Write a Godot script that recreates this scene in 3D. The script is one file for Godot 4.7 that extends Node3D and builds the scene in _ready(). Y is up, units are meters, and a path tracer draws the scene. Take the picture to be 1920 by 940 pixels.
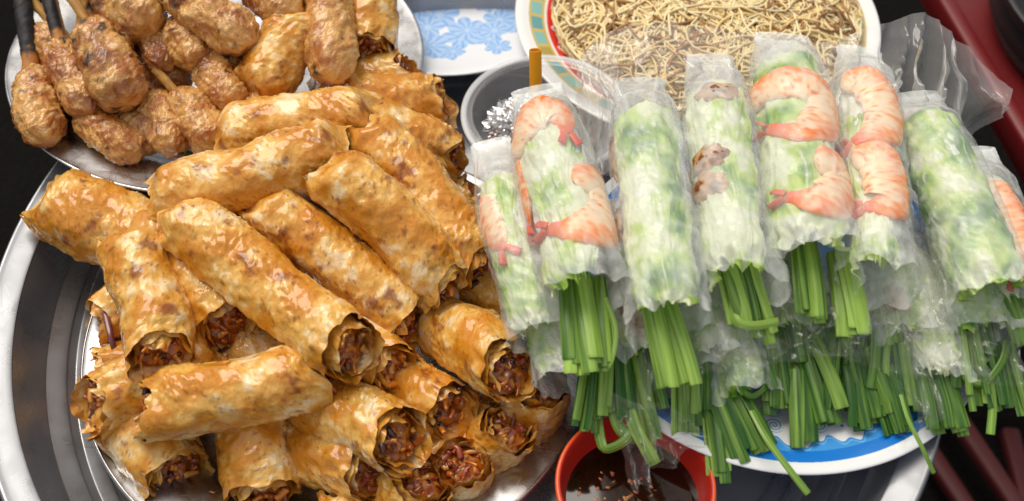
extends Node3D

var fried := [
	[Vector3(-0.1660, 0.0956, 0.0307), Vector3(-0.0771, 0.0843, 0.1017), 0.0146, 11, 0, 1, "large blistered golden fried roll lying diagonally across the top of the pile"],
	[Vector3(-0.1270, 0.0883, 0.0193), Vector3(-0.0530, 0.0600, 0.0700), 0.0140, 12, 0, 1, "golden fried roll second along the diagonal row, just behind the largest roll"],
	[Vector3(-0.0928, 0.1059, 0.0074), Vector3(-0.0342, 0.0677, 0.0538), 0.0148, 13, 0, 1, "amber fried roll third in the diagonal row, between the second and the longest pale one"],
	[Vector3(-0.0782, 0.0922, -0.0305), Vector3(-0.0154, 0.0622, 0.0377), 0.0154, 14, 0, 1, "long pale golden fried roll, last of the diagonal row, nearest the foil cup"],
	[Vector3(-0.1834, 0.0895, 0.0119), Vector3(-0.0903, 0.0989, -0.0142), 0.0162, 15, 0, 0, "pale wrinkled fried roll lying crosswise behind the heads of the diagonal row"],
	[Vector3(-0.1578, 0.0832, -0.0363), Vector3(-0.0802, 0.0874, -0.0486), 0.0155, 16, 0, 0, "fried roll lying crosswise at the back of the pile, behind another crosswise one"],
	[Vector3(-0.0977, 0.0769, -0.0621), Vector3(-0.0340, 0.0545, -0.0476), 0.0154, 17, 0, 1, "fried roll at the back with a wide burst end of dark red filling"],
	[Vector3(-0.1002, 0.0707, -0.0817), Vector3(-0.0429, 0.0629, -0.0865), 0.0150, 18, 0, 1, "fried roll at the far back with a torn end beside the steel tray"],
	[Vector3(-0.1151, 0.0612, -0.0993), Vector3(-0.0643, 0.0692, -0.1060), 0.0129, 19, 0, 1, "short yellow fried roll touching the rim of the meat plate"],
	[Vector3(-0.2550, 0.0602, -0.0122), Vector3(-0.1794, 0.0487, 0.0183), 0.0188, 22, 0, 0, "fried roll jutting out over the tray, leftmost of the pile"],
	[Vector3(-0.1965, 0.0862, 0.0388), Vector3(-0.1687, 0.0761, 0.1004), 0.0148, 23, 0, 1, "fried roll hanging down at the pile's edge with a dark filling end"],
	[Vector3(-0.1943, 0.0702, 0.0177), Vector3(-0.1433, 0.0654, 0.0760), 0.0152, 24, 0, 1, "fried roll tucked under the largest diagonal roll, end hanging beside the dark one"],
	[Vector3(-0.2215, 0.0333, 0.0518), Vector3(-0.1806, 0.0361, 0.0277), 0.0145, 25, 1, 0, "open roll end with a purple strip hanging out, at the plate's white edge"],
	[Vector3(-0.1996, 0.0595, 0.1178), Vector3(-0.1563, 0.0500, 0.0821), 0.0153, 26, 1, 0, "pale fried roll with an open orange end pointing toward the tray wall"],
	[Vector3(-0.1729, 0.0674, 0.1247), Vector3(-0.0907, 0.0660, 0.1038), 0.0153, 27, 1, 1, "long fried roll lying nearly level across the front of the pile"],
	[Vector3(-0.1954, 0.0471, 0.1068), Vector3(-0.1642, 0.0340, 0.1403), 0.0170, 28, 0, 1, "fried roll whose big round open end shows orange shreds, under the level front roll"],
	[Vector3(-0.1286, 0.0500, 0.1044), Vector3(-0.1213, 0.0300, 0.1497), 0.0159, 29, 0, 1, "split fried roll with torn flaps pointing out of the bottom of the picture"],
	[Vector3(-0.1160, 0.0242, 0.1192), Vector3(-0.0698, 0.0379, 0.1423), 0.0148, 30, 0, 1, "brown fried roll in the shade under the front of the pile"],
	[Vector3(-0.1002, 0.0429, 0.1046), Vector3(-0.0545, 0.0565, 0.1349), 0.0153, 31, 0, 1, "thick glossy fried roll in front with carrot shreds spilling from its end"],
	[Vector3(-0.0686, 0.0343, 0.0744), Vector3(-0.0305, 0.0437, 0.1118), 0.0141, 32, 0, 1, "shiny fried roll right behind the one spilling carrot shreds"],
	[Vector3(-0.0983, 0.0493, 0.0624), Vector3(-0.0582, 0.0573, 0.0969), 0.0132, 33, 0, 1, "fried roll with a thin see-through end just below the largest roll's open end"],
	[Vector3(-0.0379, 0.0422, 0.0630), Vector3(-0.0013, 0.0680, 0.1035), 0.0151, 34, 0, 1, "plump fried roll on the far slope with a pointed wrapper corner, facing the chives"],
	[Vector3(-0.0416, 0.0444, 0.0149), Vector3(0.0014, 0.0369, 0.0438), 0.0151, 35, 0, 1, "half hidden fried roll with a dark filling end close to the shrimp rolls"],
	[Vector3(0.0056, 0.0056, 0.1007), Vector3(0.0119, 0.0520, 0.1020), 0.0157, 36, 0, 1, "upturned fried roll end, highest of the three beside the steel plate rim"],
	[Vector3(-0.0172, 0.0020, 0.1203), Vector3(-0.0021, 0.0440, 0.1221), 0.0138, 37, 0, 1, "upturned fried roll end, middle of the three beside the steel plate rim"],
	[Vector3(-0.0240, -0.0041, 0.1370), Vector3(-0.0239, 0.0380, 0.1381), 0.0131, 38, 0, 1, "upturned fried roll end, lowest of the three beside the steel plate rim"],
	[Vector3(-0.0659, 0.0020, 0.1443), Vector3(-0.0437, 0.0380, 0.1466), 0.0151, 39, 0, 1, "fried roll end packed with dark red mince at the bottom of the picture"],
	[Vector3(-0.0802, 0.0224, 0.1876), Vector3(-0.0840, 0.0224, 0.1489), 0.0118, 40, 0, 1, "tip of a fried roll cut off by the bottom edge of the picture"],
	[Vector3(-0.0453, 0.0228, 0.1342), Vector3(-0.0195, 0.0238, 0.0941), 0.0132, 41, 0, 1, "fried roll deep in the gap between the shiny front rolls and the steel rim"],
	[Vector3(-0.0667, 0.0267, -0.0128), Vector3(-0.0234, 0.0369, -0.0343), 0.0140, 42, 0, 1, "low fried roll end beside the white plate rim below the foil cup"],
	[Vector3(-0.2008, 0.0379, -0.0093), Vector3(-0.1517, 0.0341, 0.0077), 0.0145, 43, 1, 0, "fried roll with a bright red scrap at its end, beneath the crosswise roll"],
	[Vector3(-0.1694, 0.0245, 0.0649), Vector3(-0.1248, 0.0467, 0.0522), 0.0137, 44, 1, 0, "shaded fried roll low in the hollow behind the level front roll"],
	[Vector3(-0.1439, 0.0440, 0.0742), Vector3(-0.1051, 0.0391, 0.0808), 0.0133, 45, 0, 0, "half hidden fried roll between the largest roll and the level front roll"],
	[Vector3(-0.2189, 0.0287, 0.0809), Vector3(-0.1766, 0.0210, 0.0692), 0.0127, 46, 1, 0, "scrap end of a fried roll squeezed below the end with the purple strip"],
	[Vector3(-0.1379, 0.0237, 0.0844), Vector3(-0.0878, 0.0229, 0.1093), 0.0139, 47, 0, 0, "fried roll lowest in the pile, glimpsed under the right half of the level front roll"],
	[Vector3(-0.1607, 0.0246, 0.0298), Vector3(-0.1157, 0.0241, 0.0578), 0.0147, 49, 0, 0, "fried roll lowest in the pile, glimpsed beneath the middle of the largest roll"],
	[Vector3(-0.1068, 0.0260, 0.0308), Vector3(-0.0635, 0.0251, 0.0584), 0.0146, 48, 0, 0, "fried roll lowest in the pile, glimpsed between the open ends of the diagonal row"],
	[Vector3(-0.1244, 0.1000, -0.1158), Vector3(-0.1481, 0.0820, -0.0756), 0.0155, 91, 0, 0, "golden fried roll lying among the meat on the steel plate"],
	[Vector3(-0.0884, 0.0920, -0.1552), Vector3(-0.0862, 0.0800, -0.1129), 0.0155, 92, 1, 1, "broken fried roll with flaking wrapper at the meat plate's far side"],
]
var meats := [
	[Vector3(-0.2792, 0.0820, -0.0854), Vector3(-0.2628, 0.0800, -0.0443), 0.0143, 0.10, [Vector3(-0.2941, 0.1050, -0.1438), 0.0054, 0], "grilled meat skewer on a charred stick hanging over the meat plate's rim, leftmost one"],
	[Vector3(-0.2625, 0.0920, -0.0994), Vector3(-0.2391, 0.0860, -0.0593), 0.0131, 0.35, [Vector3(-0.2800, 0.1080, -0.1450), 0.0041, 0], "grilled meat skewer second from the plate's rim, with a black charred tip"],
	[Vector3(-0.2387, 0.1040, -0.0994), Vector3(-0.2177, 0.0960, -0.0609), 0.0175, 0.75, [Vector3(-0.2711, 0.1180, -0.1421), 0.0034, 1], "dark glazed meat skewer covered in char marks, on top of the meat pile"],
	[Vector3(-0.2351, 0.1120, -0.1276), Vector3(-0.2131, 0.1060, -0.1087), 0.0180, 0.40, [], "thick browned meat skewer pointing down from the top edge above the dark glazed one"],
	[Vector3(-0.2412, 0.0760, -0.0587), Vector3(-0.2128, 0.0740, -0.0377), 0.0127, 0.10, [], "small pale meat skewer lying on the bare steel below the dark glazed one"],
	[Vector3(-0.2055, 0.0780, -0.0718), Vector3(-0.1899, 0.0760, -0.0407), 0.0127, 0.15, [], "small browned meat skewer in the middle of the plate's front edge"],
	[Vector3(-0.1875, 0.0820, -0.0677), Vector3(-0.1664, 0.0800, -0.0394), 0.0141, 0.12, [Vector3(-0.2049, 0.0920, -0.0835), 0.0028, 1], "meat skewer with a thin yellow stick touching the fried rolls"],
	[Vector3(-0.1746, 0.0880, -0.0888), Vector3(-0.1611, 0.0860, -0.0657), 0.0128, 0.15, [], "round ended meat skewer between the yellow stick one and the golden roll"],
	[Vector3(-0.1960, 0.0980, -0.1087), Vector3(-0.1807, 0.0940, -0.0912), 0.0127, 0.35, [], "brown meat skewer end in the shadow under two large ones"],
	[Vector3(-0.2126, 0.0960, -0.1111), Vector3(-0.2021, 0.0920, -0.0880), 0.0102, 0.85, [], "reddish shiny meat skewer end squeezed beside the dark glazed one"],
	[Vector3(-0.1832, 0.1120, -0.1109), Vector3(-0.1537, 0.1060, -0.0967), 0.0153, 0.12, [], "large pale meat skewer lying on top of the middle of the heap"],
	[Vector3(-0.2014, 0.1160, -0.1274), Vector3(-0.1824, 0.1140, -0.1141), 0.0129, 0.50, [], "glazed meat skewer cut off by the top edge of the picture"],
	[Vector3(-0.1505, 0.1120, -0.1349), Vector3(-0.1304, 0.1060, -0.1172), 0.0147, 0.15, [], "meat skewer at the top edge above the golden fried roll"],
	[Vector3(-0.1113, 0.1040, -0.1451), Vector3(-0.1024, 0.0960, -0.0791), 0.0165, 0.10, [], "long pale meat piece standing upright at the plate's far side"],
	[Vector3(-0.2185, 0.0780, -0.0896), Vector3(-0.2085, 0.0740, -0.0782), 0.0087, 1.00, [], "burnt black meat tip peeping out under the dark glazed skewer"],
	[Vector3(-0.1310, 0.0900, -0.1526), Vector3(-0.1232, 0.0860, -0.1227), 0.0136, 0.30, [], "shaded meat piece behind the long pale upright one"],
	[Vector3(-0.2284, 0.0800, -0.1059), Vector3(-0.1972, 0.0780, -0.0896), 0.0132, 0.60, [], "shadowed meat piece deep in the heap behind the yellow stick"],
	[Vector3(-0.1704, 0.0840, -0.1251), Vector3(-0.1547, 0.0800, -0.1012), 0.0134, 0.60, [], "shadowed meat piece next to the golden fried roll on the meat plate"],
	[Vector3(-0.2666, 0.0720, -0.0961), Vector3(-0.2376, 0.0720, -0.0670), 0.0131, 0.50, [], "low meat piece hidden beneath the second skewer from the rim"],
	[Vector3(-0.2800, 0.0840, -0.1203), Vector3(-0.2598, 0.0800, -0.0920), 0.0133, 0.40, [], "low meat piece between the two charred sticks"],
	[Vector3(-0.2181, 0.0740, -0.0650), Vector3(-0.2027, 0.0720, -0.0470), 0.0122, 0.50, [], "shadowed meat piece between the two small skewers at the plate's front"],
	[Vector3(-0.1508, 0.0760, -0.0695), Vector3(-0.1346, 0.0760, -0.0630), 0.0123, 0.30, [], "low meat piece tucked under the golden roll against the fried pile"],
	[Vector3(-0.1759, 0.0920, -0.1110), Vector3(-0.1674, 0.0880, -0.0924), 0.0131, 0.55, [], "shadowed meat piece under the large pale skewer in the middle"],
]
var sticks := [
	[Vector3(-0.2956, 0.1000, -0.1451), Vector3(-0.2515, 0.0840, -0.1014), 0.0032, 1, "yellow bamboo skewer stick lying between the two charred ones"],
	[Vector3(-0.2795, 0.1040, -0.1501), Vector3(-0.2664, 0.0860, -0.1132), 0.0026, 1, "thin yellow skewer stick beside the thick charred stick"],
	[Vector3(-0.2521, 0.1120, -0.1399), Vector3(-0.2521, 0.0960, -0.1064), 0.0034, 1, "thick yellow lemongrass stick crossing behind the second skewer"],
	[Vector3(-0.2600, 0.1120, -0.1399), Vector3(-0.2459, 0.0980, -0.1158), 0.0038, 0, "charred black stick sloping down to the dark glazed skewer"],
]
var summer := [
	{"name": "S8", "a": Vector3(0.0108, 0.0840, 0.0422), "b": Vector3(0.0235, 0.0740, 0.1057), "r": 0.0137, "green": 0.90, "open": 1, "shrimp": [], "pork": [], "label": "lower rice paper roll full of green lettuce, beside the fried rolls"},
	{"name": "S9", "a": Vector3(0.0525, 0.0840, 0.0247), "b": Vector3(0.0634, 0.0740, 0.0951), "r": 0.0158, "green": 0.35, "open": 1, "shrimp": [], "pork": [[0.0504, -0.16, 0.0107, 0.0080], [0.0654, -0.01, 0.0067, 0.0067]], "label": "lower rice paper roll in shiny film, between the shrimp roll and the lettuce roll"},
	{"name": "S10", "a": Vector3(0.0911, 0.0840, 0.0247), "b": Vector3(0.0996, 0.0740, 0.0951), "r": 0.0163, "green": 0.85, "open": 1, "shrimp": [], "pork": [[0.0503, -0.24, 0.0053, 0.0048]], "label": "lower rice paper roll with curly lettuce tips, between the lettuce roll and the pork roll"},
	{"name": "S11", "a": Vector3(0.1106, 0.0740, 0.0583), "b": Vector3(0.1114, 0.0660, 0.1142), "r": 0.0147, "green": 0.90, "open": 1, "shrimp": [], "pork": [], "label": "lowest rice paper roll with a frilly lettuce end, below the pork roll"},
	{"name": "S12", "a": Vector3(0.1381, 0.0840, 0.0247), "b": Vector3(0.1446, 0.0740, 0.0811), "r": 0.0167, "green": 0.45, "open": 1, "shrimp": [], "pork": [], "label": "lower rice paper roll below the big two shrimp roll"},
	{"name": "S13", "a": Vector3(0.1851, 0.0840, 0.0175), "b": Vector3(0.1909, 0.0740, 0.0858), "r": 0.0170, "green": 0.60, "open": 1, "shrimp": [], "pork": [[0.0571, -0.22, 0.0081, 0.0059]], "label": "lower rice paper roll under the narrow shrimp roll, with dark green chives"},
	{"name": "S14", "a": Vector3(0.2037, 0.0760, 0.0253), "b": Vector3(0.2065, 0.0700, 0.1077), "r": 0.0150, "green": 0.25, "open": 1, "shrimp": [], "pork": [[0.0537, -0.73, 0.0107, 0.0040]], "label": "film wrapped rice paper roll slanting down to the blue plate's edge"},
	{"name": "S15", "a": Vector3(0.2248, 0.0880, 0.0208), "b": Vector3(0.2277, 0.0820, 0.0896), "r": 0.0171, "green": 0.70, "open": 1, "shrimp": [], "pork": [], "label": "lower rice paper roll under the slanted lettuce roll, outside the blue plate"},
	{"name": "S0", "a": Vector3(-0.0088, 0.1040, 0.0000), "b": Vector3(0.0126, 0.0920, 0.0933), "r": 0.0148, "green": 0.40, "open": 0, "shrimp": [[Vector2(0.0240, -0.71), Vector2(0.0338, -0.89), Vector2(0.0476, -0.75), Vector2(0.0591, -0.46)]], "pork": [], "label": "white rice paper roll with a little shrimp, leaning against the fried rolls"},
	{"name": "S7", "a": Vector3(0.2409, 0.1040, 0.0049), "b": Vector3(0.2428, 0.0980, 0.0821), "r": 0.0153, "green": 0.10, "open": 1, "shrimp": [[Vector2(0.0165, -0.41), Vector2(0.0334, -0.25), Vector2(0.0521, -0.30), Vector2(0.0641, -0.36), Vector2(0.0729, -0.41)]], "pork": [], "label": "rice paper roll at the picture's edge with a red shrimp showing on its side"},
	{"name": "S2", "a": Vector3(0.0685, 0.1160, -0.0347), "b": Vector3(0.0696, 0.1160, 0.1031), "r": 0.0190, "green": 0.75, "open": 1, "shrimp": [], "pork": [[0.0381, -1.70, 0.0183, 0.0026], [0.0836, -1.70, 0.0104, 0.0021]], "label": "pale green lettuce rice paper roll, second in the front row"},
	{"name": "S3", "a": Vector3(0.1072, 0.1180, -0.0510), "b": Vector3(0.1046, 0.1160, 0.0828), "r": 0.0184, "green": 0.35, "open": 1, "shrimp": [], "pork": [[0.0281, -0.15, 0.0074, 0.0128], [0.0718, -0.77, 0.0090, 0.0106], [0.0878, -0.89, 0.0090, 0.0122]], "label": "rice paper roll with brown grilled pork inside, third in the front row"},
	{"name": "S1", "a": Vector3(0.0154, 0.1160, -0.0287), "b": Vector3(0.0332, 0.1160, 0.0904), "r": 0.0196, "green": 0.45, "open": 1, "shrimp": [[Vector2(0.0335, -1.60), Vector2(0.0242, -0.78), Vector2(0.0200, -0.15), Vector2(0.0242, 0.42), Vector2(0.0379, 0.47)], [Vector2(0.0369, -1.60), Vector2(0.0565, -1.59), Vector2(0.0793, -1.60)], [Vector2(0.0700, 0.32), Vector2(0.0631, 1.45), Vector2(0.0767, 1.44), Vector2(0.0928, 1.03), Vector2(0.0977, 0.08), Vector2(0.0926, -0.67)]], "pork": [], "label": "rice paper roll with three orange shrimp, first in the front row beside the straw"},
	{"name": "S5", "a": Vector3(0.1913, 0.1120, -0.0638), "b": Vector3(0.1707, 0.1120, 0.0783), "r": 0.0176, "green": 0.30, "open": 1, "shrimp": [[Vector2(0.0265, -1.20), Vector2(0.0262, -0.39), Vector2(0.0380, 0.15), Vector2(0.0551, 0.36), Vector2(0.0661, -0.15), Vector2(0.0714, -0.90)], [Vector2(0.0852, -0.91), Vector2(0.0841, -0.05), Vector2(0.0990, 0.17), Vector2(0.1131, 0.06), Vector2(0.1154, -0.63)]], "pork": [], "label": "narrow rice paper roll with orange shrimp down its length, fifth in the front row"},
	{"name": "S4", "a": Vector3(0.1484, 0.1180, -0.0679), "b": Vector3(0.1398, 0.1180, 0.0719), "r": 0.0216, "green": 0.60, "open": 1, "shrimp": [[Vector2(0.0397, -1.87), Vector2(0.0419, -0.84), Vector2(0.0441, -0.03), Vector2(0.0499, 0.61), Vector2(0.0655, 0.57), Vector2(0.0779, -0.21), Vector2(0.0688, -1.09)], [Vector2(0.0955, 0.03), Vector2(0.0982, 0.68), Vector2(0.1081, 0.91), Vector2(0.1223, 0.08), Vector2(0.1174, -0.77)]], "pork": [], "label": "biggest rice paper roll with two large shrimp and a folded paper top"},
	{"name": "S6", "a": Vector3(0.2160, 0.1120, -0.0280), "b": Vector3(0.2241, 0.1080, 0.0855), "r": 0.0185, "green": 1.15, "open": 1, "shrimp": [], "pork": [], "label": "slanted rice paper roll with bright lettuce and white noodles, last in the front row"},
]
var bundles := [
	["S1", Vector3(0.0287, 0.1080, 0.0831), Vector3(0.0313, 0.1000, 0.1219), 5, 0.0060, 0.0075, 0.75],
	["S1", Vector3(0.0394, 0.1040, 0.0879), Vector3(0.0408, 0.0960, 0.1194), 5, 0.0035, 0.0050, 0.50],
	["S8", Vector3(0.0388, 0.0760, 0.1040), Vector3(0.0350, 0.0660, 0.1344), 6, 0.0051, 0.0043, 0.35],
	["S8", Vector3(0.0485, 0.0760, 0.1040), Vector3(0.0482, 0.0680, 0.1284), 5, 0.0056, 0.0061, 0.40],
	["S9", Vector3(0.0579, 0.0740, 0.0997), Vector3(0.0643, 0.0600, 0.1354), 4, 0.0051, 0.0062, 0.35],
	["S2", Vector3(0.0685, 0.1080, 0.0982), Vector3(0.0746, 0.0980, 0.1290), 6, 0.0064, 0.0064, 0.80],
	["S9", Vector3(0.0658, 0.0700, 0.1032), Vector3(0.0700, 0.0640, 0.1219), 4, 0.0046, 0.0046, 0.40],
	["S9", Vector3(0.0854, 0.0700, 0.1002), Vector3(0.0857, 0.0580, 0.1329), 6, 0.0057, 0.0052, 0.40],
	["S3", Vector3(0.1034, 0.1080, 0.0831), Vector3(0.1077, 0.1000, 0.0987), 4, 0.0040, 0.0055, 0.80],
	["S3", Vector3(0.1134, 0.1080, 0.0831), Vector3(0.1187, 0.0960, 0.1049), 4, 0.0050, 0.0050, 0.75],
	["S10", Vector3(0.1126, 0.0780, 0.0900), Vector3(0.1177, 0.0720, 0.1163), 5, 0.0062, 0.0052, 0.15],
	["S4", Vector3(0.1395, 0.1100, 0.0631), Vector3(0.1409, 0.1000, 0.0942), 5, 0.0046, 0.0071, 0.70],
	["S12", Vector3(0.1356, 0.0800, 0.0725), Vector3(0.1391, 0.0720, 0.1015), 5, 0.0063, 0.0058, 0.30],
	["S12", Vector3(0.1503, 0.0800, 0.0789), Vector3(0.1510, 0.0720, 0.0999), 4, 0.0047, 0.0063, 0.30],
	["S5", Vector3(0.1591, 0.1060, 0.0722), Vector3(0.1605, 0.0980, 0.1009), 4, 0.0056, 0.0101, 0.70],
	["S13", Vector3(0.1832, 0.0820, 0.0691), Vector3(0.1839, 0.0740, 0.0967), 4, 0.0047, 0.0105, 0.35],
	["S13", Vector3(0.1774, 0.0760, 0.0918), Vector3(0.1734, 0.0680, 0.1154), 4, 0.0057, 0.0062, 0.25],
	["S12", Vector3(0.1533, 0.0740, 0.0843), Vector3(0.1646, 0.0640, 0.1131), 6, 0.0063, 0.0052, 0.20],
	["S12", Vector3(0.1423, 0.0700, 0.1002), Vector3(0.1480, 0.0620, 0.1294), 6, 0.0078, 0.0067, 0.30],
	["S12", Vector3(0.1380, 0.0660, 0.1157), Vector3(0.1372, 0.0580, 0.1385), 3, 0.0046, 0.0066, 0.25],
	["S11", Vector3(0.1035, 0.0660, 0.1157), Vector3(0.1149, 0.0580, 0.1455), 8, 0.0077, 0.0061, 0.30],
	["S11", Vector3(0.0954, 0.0620, 0.1251), Vector3(0.0969, 0.0560, 0.1567), 4, 0.0031, 0.0056, 0.30],
	["S13", Vector3(0.1642, 0.0660, 0.1128), Vector3(0.1651, 0.0600, 0.1311), 3, 0.0036, 0.0051, 0.15],
	["S13", Vector3(0.1805, 0.0660, 0.1142), Vector3(0.1843, 0.0600, 0.1340), 6, 0.0061, 0.0046, 0.25],
	["S14", Vector3(0.2021, 0.0700, 0.1047), Vector3(0.2073, 0.0620, 0.1350), 5, 0.0077, 0.0067, 0.35],
	["S15", Vector3(0.2220, 0.0840, 0.0940), Vector3(0.2244, 0.0740, 0.1261), 7, 0.0077, 0.0041, 0.35],
	["S15", Vector3(0.2335, 0.0800, 0.0944), Vector3(0.2349, 0.0700, 0.1296), 4, 0.0056, 0.0046, 0.25],
	["S6", Vector3(0.2346, 0.1000, 0.0788), Vector3(0.2409, 0.0920, 0.1023), 3, 0.0036, 0.0071, 0.60],
	["S12", Vector3(0.1271, 0.0720, 0.0954), Vector3(0.1276, 0.0640, 0.1233), 5, 0.0057, 0.0062, 0.30],
	["S13", Vector3(0.1609, 0.0720, 0.0954), Vector3(0.1570, 0.0620, 0.1222), 5, 0.0062, 0.0057, 0.20],
	["S13", Vector3(0.1709, 0.0700, 0.1062), Vector3(0.1749, 0.0620, 0.1279), 5, 0.0057, 0.0057, 0.30],
	["S14", Vector3(0.1900, 0.0720, 0.1045), Vector3(0.1911, 0.0640, 0.1233), 4, 0.0051, 0.0051, 0.20],
	["S10", Vector3(0.0898, 0.0720, 0.1045), Vector3(0.0891, 0.0640, 0.1262), 4, 0.0046, 0.0056, 0.40],
	["S15", Vector3(0.2162, 0.0820, 0.0896), Vector3(0.2162, 0.0740, 0.1146), 4, 0.0046, 0.0051, 0.30],
]
var leaves := [
	["S8", [Vector3(0.0409, 0.0740, 0.1057), Vector3(0.0401, 0.0660, 0.1215), Vector3(0.0421, 0.0600, 0.1396), Vector3(0.0476, 0.0600, 0.1410), Vector3(0.0552, 0.0620, 0.1364), Vector3(0.0578, 0.0660, 0.1302)], 0.0051, 0.40],
	["S9", [Vector3(0.0521, 0.0720, 0.1134), Vector3(0.0576, 0.0660, 0.1330), Vector3(0.0623, 0.0620, 0.1420), Vector3(0.0667, 0.0580, 0.1488)], 0.0061, 0.50],
	["S9", [Vector3(0.0458, 0.0700, 0.1151), Vector3(0.0503, 0.0640, 0.1319), Vector3(0.0579, 0.0600, 0.1368), Vector3(0.0647, 0.0600, 0.1297)], 0.0056, 0.45],
	["S11", [Vector3(0.1118, 0.0740, 0.1290), Vector3(0.1171, 0.0740, 0.1443), Vector3(0.1254, 0.0710, 0.1575), Vector3(0.1335, 0.0660, 0.1671)], 0.0032, 0.55],
	["S14", [Vector3(0.1825, 0.0760, 0.1216), Vector3(0.1839, 0.0740, 0.1346), Vector3(0.1885, 0.0700, 0.1462), Vector3(0.1942, 0.0620, 0.1551)], 0.0020, 0.50],
	["S15", [Vector3(0.2136, 0.0840, 0.0970), Vector3(0.2145, 0.0780, 0.1112), Vector3(0.2218, 0.0780, 0.1170), Vector3(0.2317, 0.0820, 0.1077), Vector3(0.2365, 0.0840, 0.0970)], 0.0036, 0.40],
	["S15", [Vector3(0.2259, 0.0780, 0.1112), Vector3(0.2259, 0.0720, 0.1250), Vector3(0.2237, 0.0660, 0.1372)], 0.0040, 0.50],
	["S3", [Vector3(0.1020, 0.1060, 0.0832), Vector3(0.1034, 0.1020, 0.0971), Vector3(0.1111, 0.1010, 0.1000), Vector3(0.1237, 0.1010, 0.0979)], 0.0050, 0.85],
	["S10", [Vector3(0.1087, 0.0800, 0.0975), Vector3(0.1082, 0.0740, 0.1146), Vector3(0.1133, 0.0720, 0.1207), Vector3(0.1216, 0.0730, 0.1140), Vector3(0.1229, 0.0780, 0.0992)], 0.0036, 0.25],
	["S13", [Vector3(0.1639, 0.0660, 0.1008), Vector3(0.1656, 0.0620, 0.1104), Vector3(0.1733, 0.0580, 0.1184)], 0.0013, 0.60],
	["S1", [Vector3(0.0423, 0.1060, 0.0878), Vector3(0.0468, 0.1010, 0.1023), Vector3(0.0439, 0.0960, 0.1165), Vector3(0.0385, 0.0950, 0.1188)], 0.0045, 0.60],
	["S15", [Vector3(0.2389, 0.0820, 0.0957), Vector3(0.2415, 0.0740, 0.1146), Vector3(0.2450, 0.0660, 0.1302)], 0.0041, 0.30],
]
var films := [
	["clear plastic bag standing open behind the shrimp rolls", [Vector3(0.0323, 0.1280, -0.0483), Vector3(0.0506, 0.1380, -0.0613), Vector3(0.0716, 0.1420, -0.0642), Vector3(0.0986, 0.1400, -0.0649), Vector3(0.1236, 0.1380, -0.0604), Vector3(0.1693, 0.1340, -0.0591), Vector3(0.1980, 0.1380, -0.0664), Vector3(0.2179, 0.1440, -0.0687), Vector3(0.2336, 0.1400, -0.0535), Vector3(0.2570, 0.1280, -0.0302)], [Vector3(0.0404, 0.0960, 0.0021), Vector3(0.0526, 0.0980, 0.0039), Vector3(0.0709, 0.0980, 0.0002), Vector3(0.0978, 0.0980, -0.0036), Vector3(0.1234, 0.0980, -0.0074), Vector3(0.1691, 0.0960, -0.0092), Vector3(0.1982, 0.0940, -0.0111), Vector3(0.2187, 0.0920, -0.0053), Vector3(0.2332, 0.0920, -0.0015), Vector3(0.2417, 0.0960, -0.0047)]],
	["clear plastic film laid under the upper row of rolls, over the lower chives", [Vector3(0.0580, 0.1000, 0.0835), Vector3(0.0855, 0.0980, 0.0882), Vector3(0.1166, 0.0980, 0.0821), Vector3(0.1532, 0.0980, 0.0758), Vector3(0.1871, 0.0980, 0.0726), Vector3(0.2062, 0.0960, 0.0806), Vector3(0.2420, 0.0940, 0.0916)], [Vector3(0.0591, 0.0860, 0.1372), Vector3(0.0916, 0.0920, 0.1198), Vector3(0.1201, 0.0920, 0.1175), Vector3(0.1481, 0.0920, 0.1117), Vector3(0.1800, 0.0880, 0.1173), Vector3(0.2062, 0.0840, 0.1163), Vector3(0.2378, 0.0800, 0.1196)]],
	["crumpled film corner hanging over the red sauce bowl", [Vector3(0.0473, 0.0780, 0.1228), Vector3(0.0596, 0.0760, 0.1273), Vector3(0.0723, 0.0740, 0.1261), Vector3(0.0865, 0.0720, 0.1363)], [Vector3(0.0521, 0.0700, 0.1661), Vector3(0.0614, 0.0680, 0.1626), Vector3(0.0706, 0.0680, 0.1586), Vector3(0.0889, 0.0660, 0.1441)]],
	["folded film edge hanging off the blue plate beside the slanted roll's chives", [Vector3(0.1748, 0.0920, 0.0778), Vector3(0.1856, 0.0940, 0.0729), Vector3(0.1970, 0.0980, 0.0630), Vector3(0.2142, 0.0980, 0.0564)], [Vector3(0.1834, 0.0800, 0.1124), Vector3(0.1881, 0.0680, 0.1313), Vector3(0.1959, 0.0660, 0.1358), Vector3(0.2073, 0.0840, 0.0970)]],
	["small folded film flap standing beside the straw", [Vector3(0.0348, 0.1180, -0.0657), Vector3(0.0434, 0.1240, -0.0697), Vector3(0.0548, 0.1240, -0.0663), Vector3(0.0571, 0.1200, -0.0530)], [Vector3(0.0358, 0.1000, -0.0288), Vector3(0.0408, 0.1000, -0.0132), Vector3(0.0469, 0.1000, 0.0057), Vector3(0.0528, 0.1020, -0.0037)]],
]

var scraps := [
	[25, [Vector3(-0.2155, 0.0460, 0.0537), Vector3(-0.2096, 0.0460, 0.0672), Vector3(-0.2074, 0.0410, 0.0738), Vector3(-0.2052, 0.0340, 0.0776)], 0.0017, Color(0.20, 0.05, 0.06), "purple_strip"],
	[43, [Vector3(-0.1947, 0.0620, 0.0021), Vector3(-0.1876, 0.0660, 0.0039), Vector3(-0.1802, 0.0660, 0.0061)], 0.0032, Color(0.55, 0.03, 0.03), "red_scrap"],
]
var rng := RandomNumberGenerator.new()
var n_soft := FastNoiseLite.new()
var n_fine := FastNoiseLite.new()
var n_cell := FastNoiseLite.new()
var n_ridge := FastNoiseLite.new()
var used := {}
var M := {}


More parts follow.
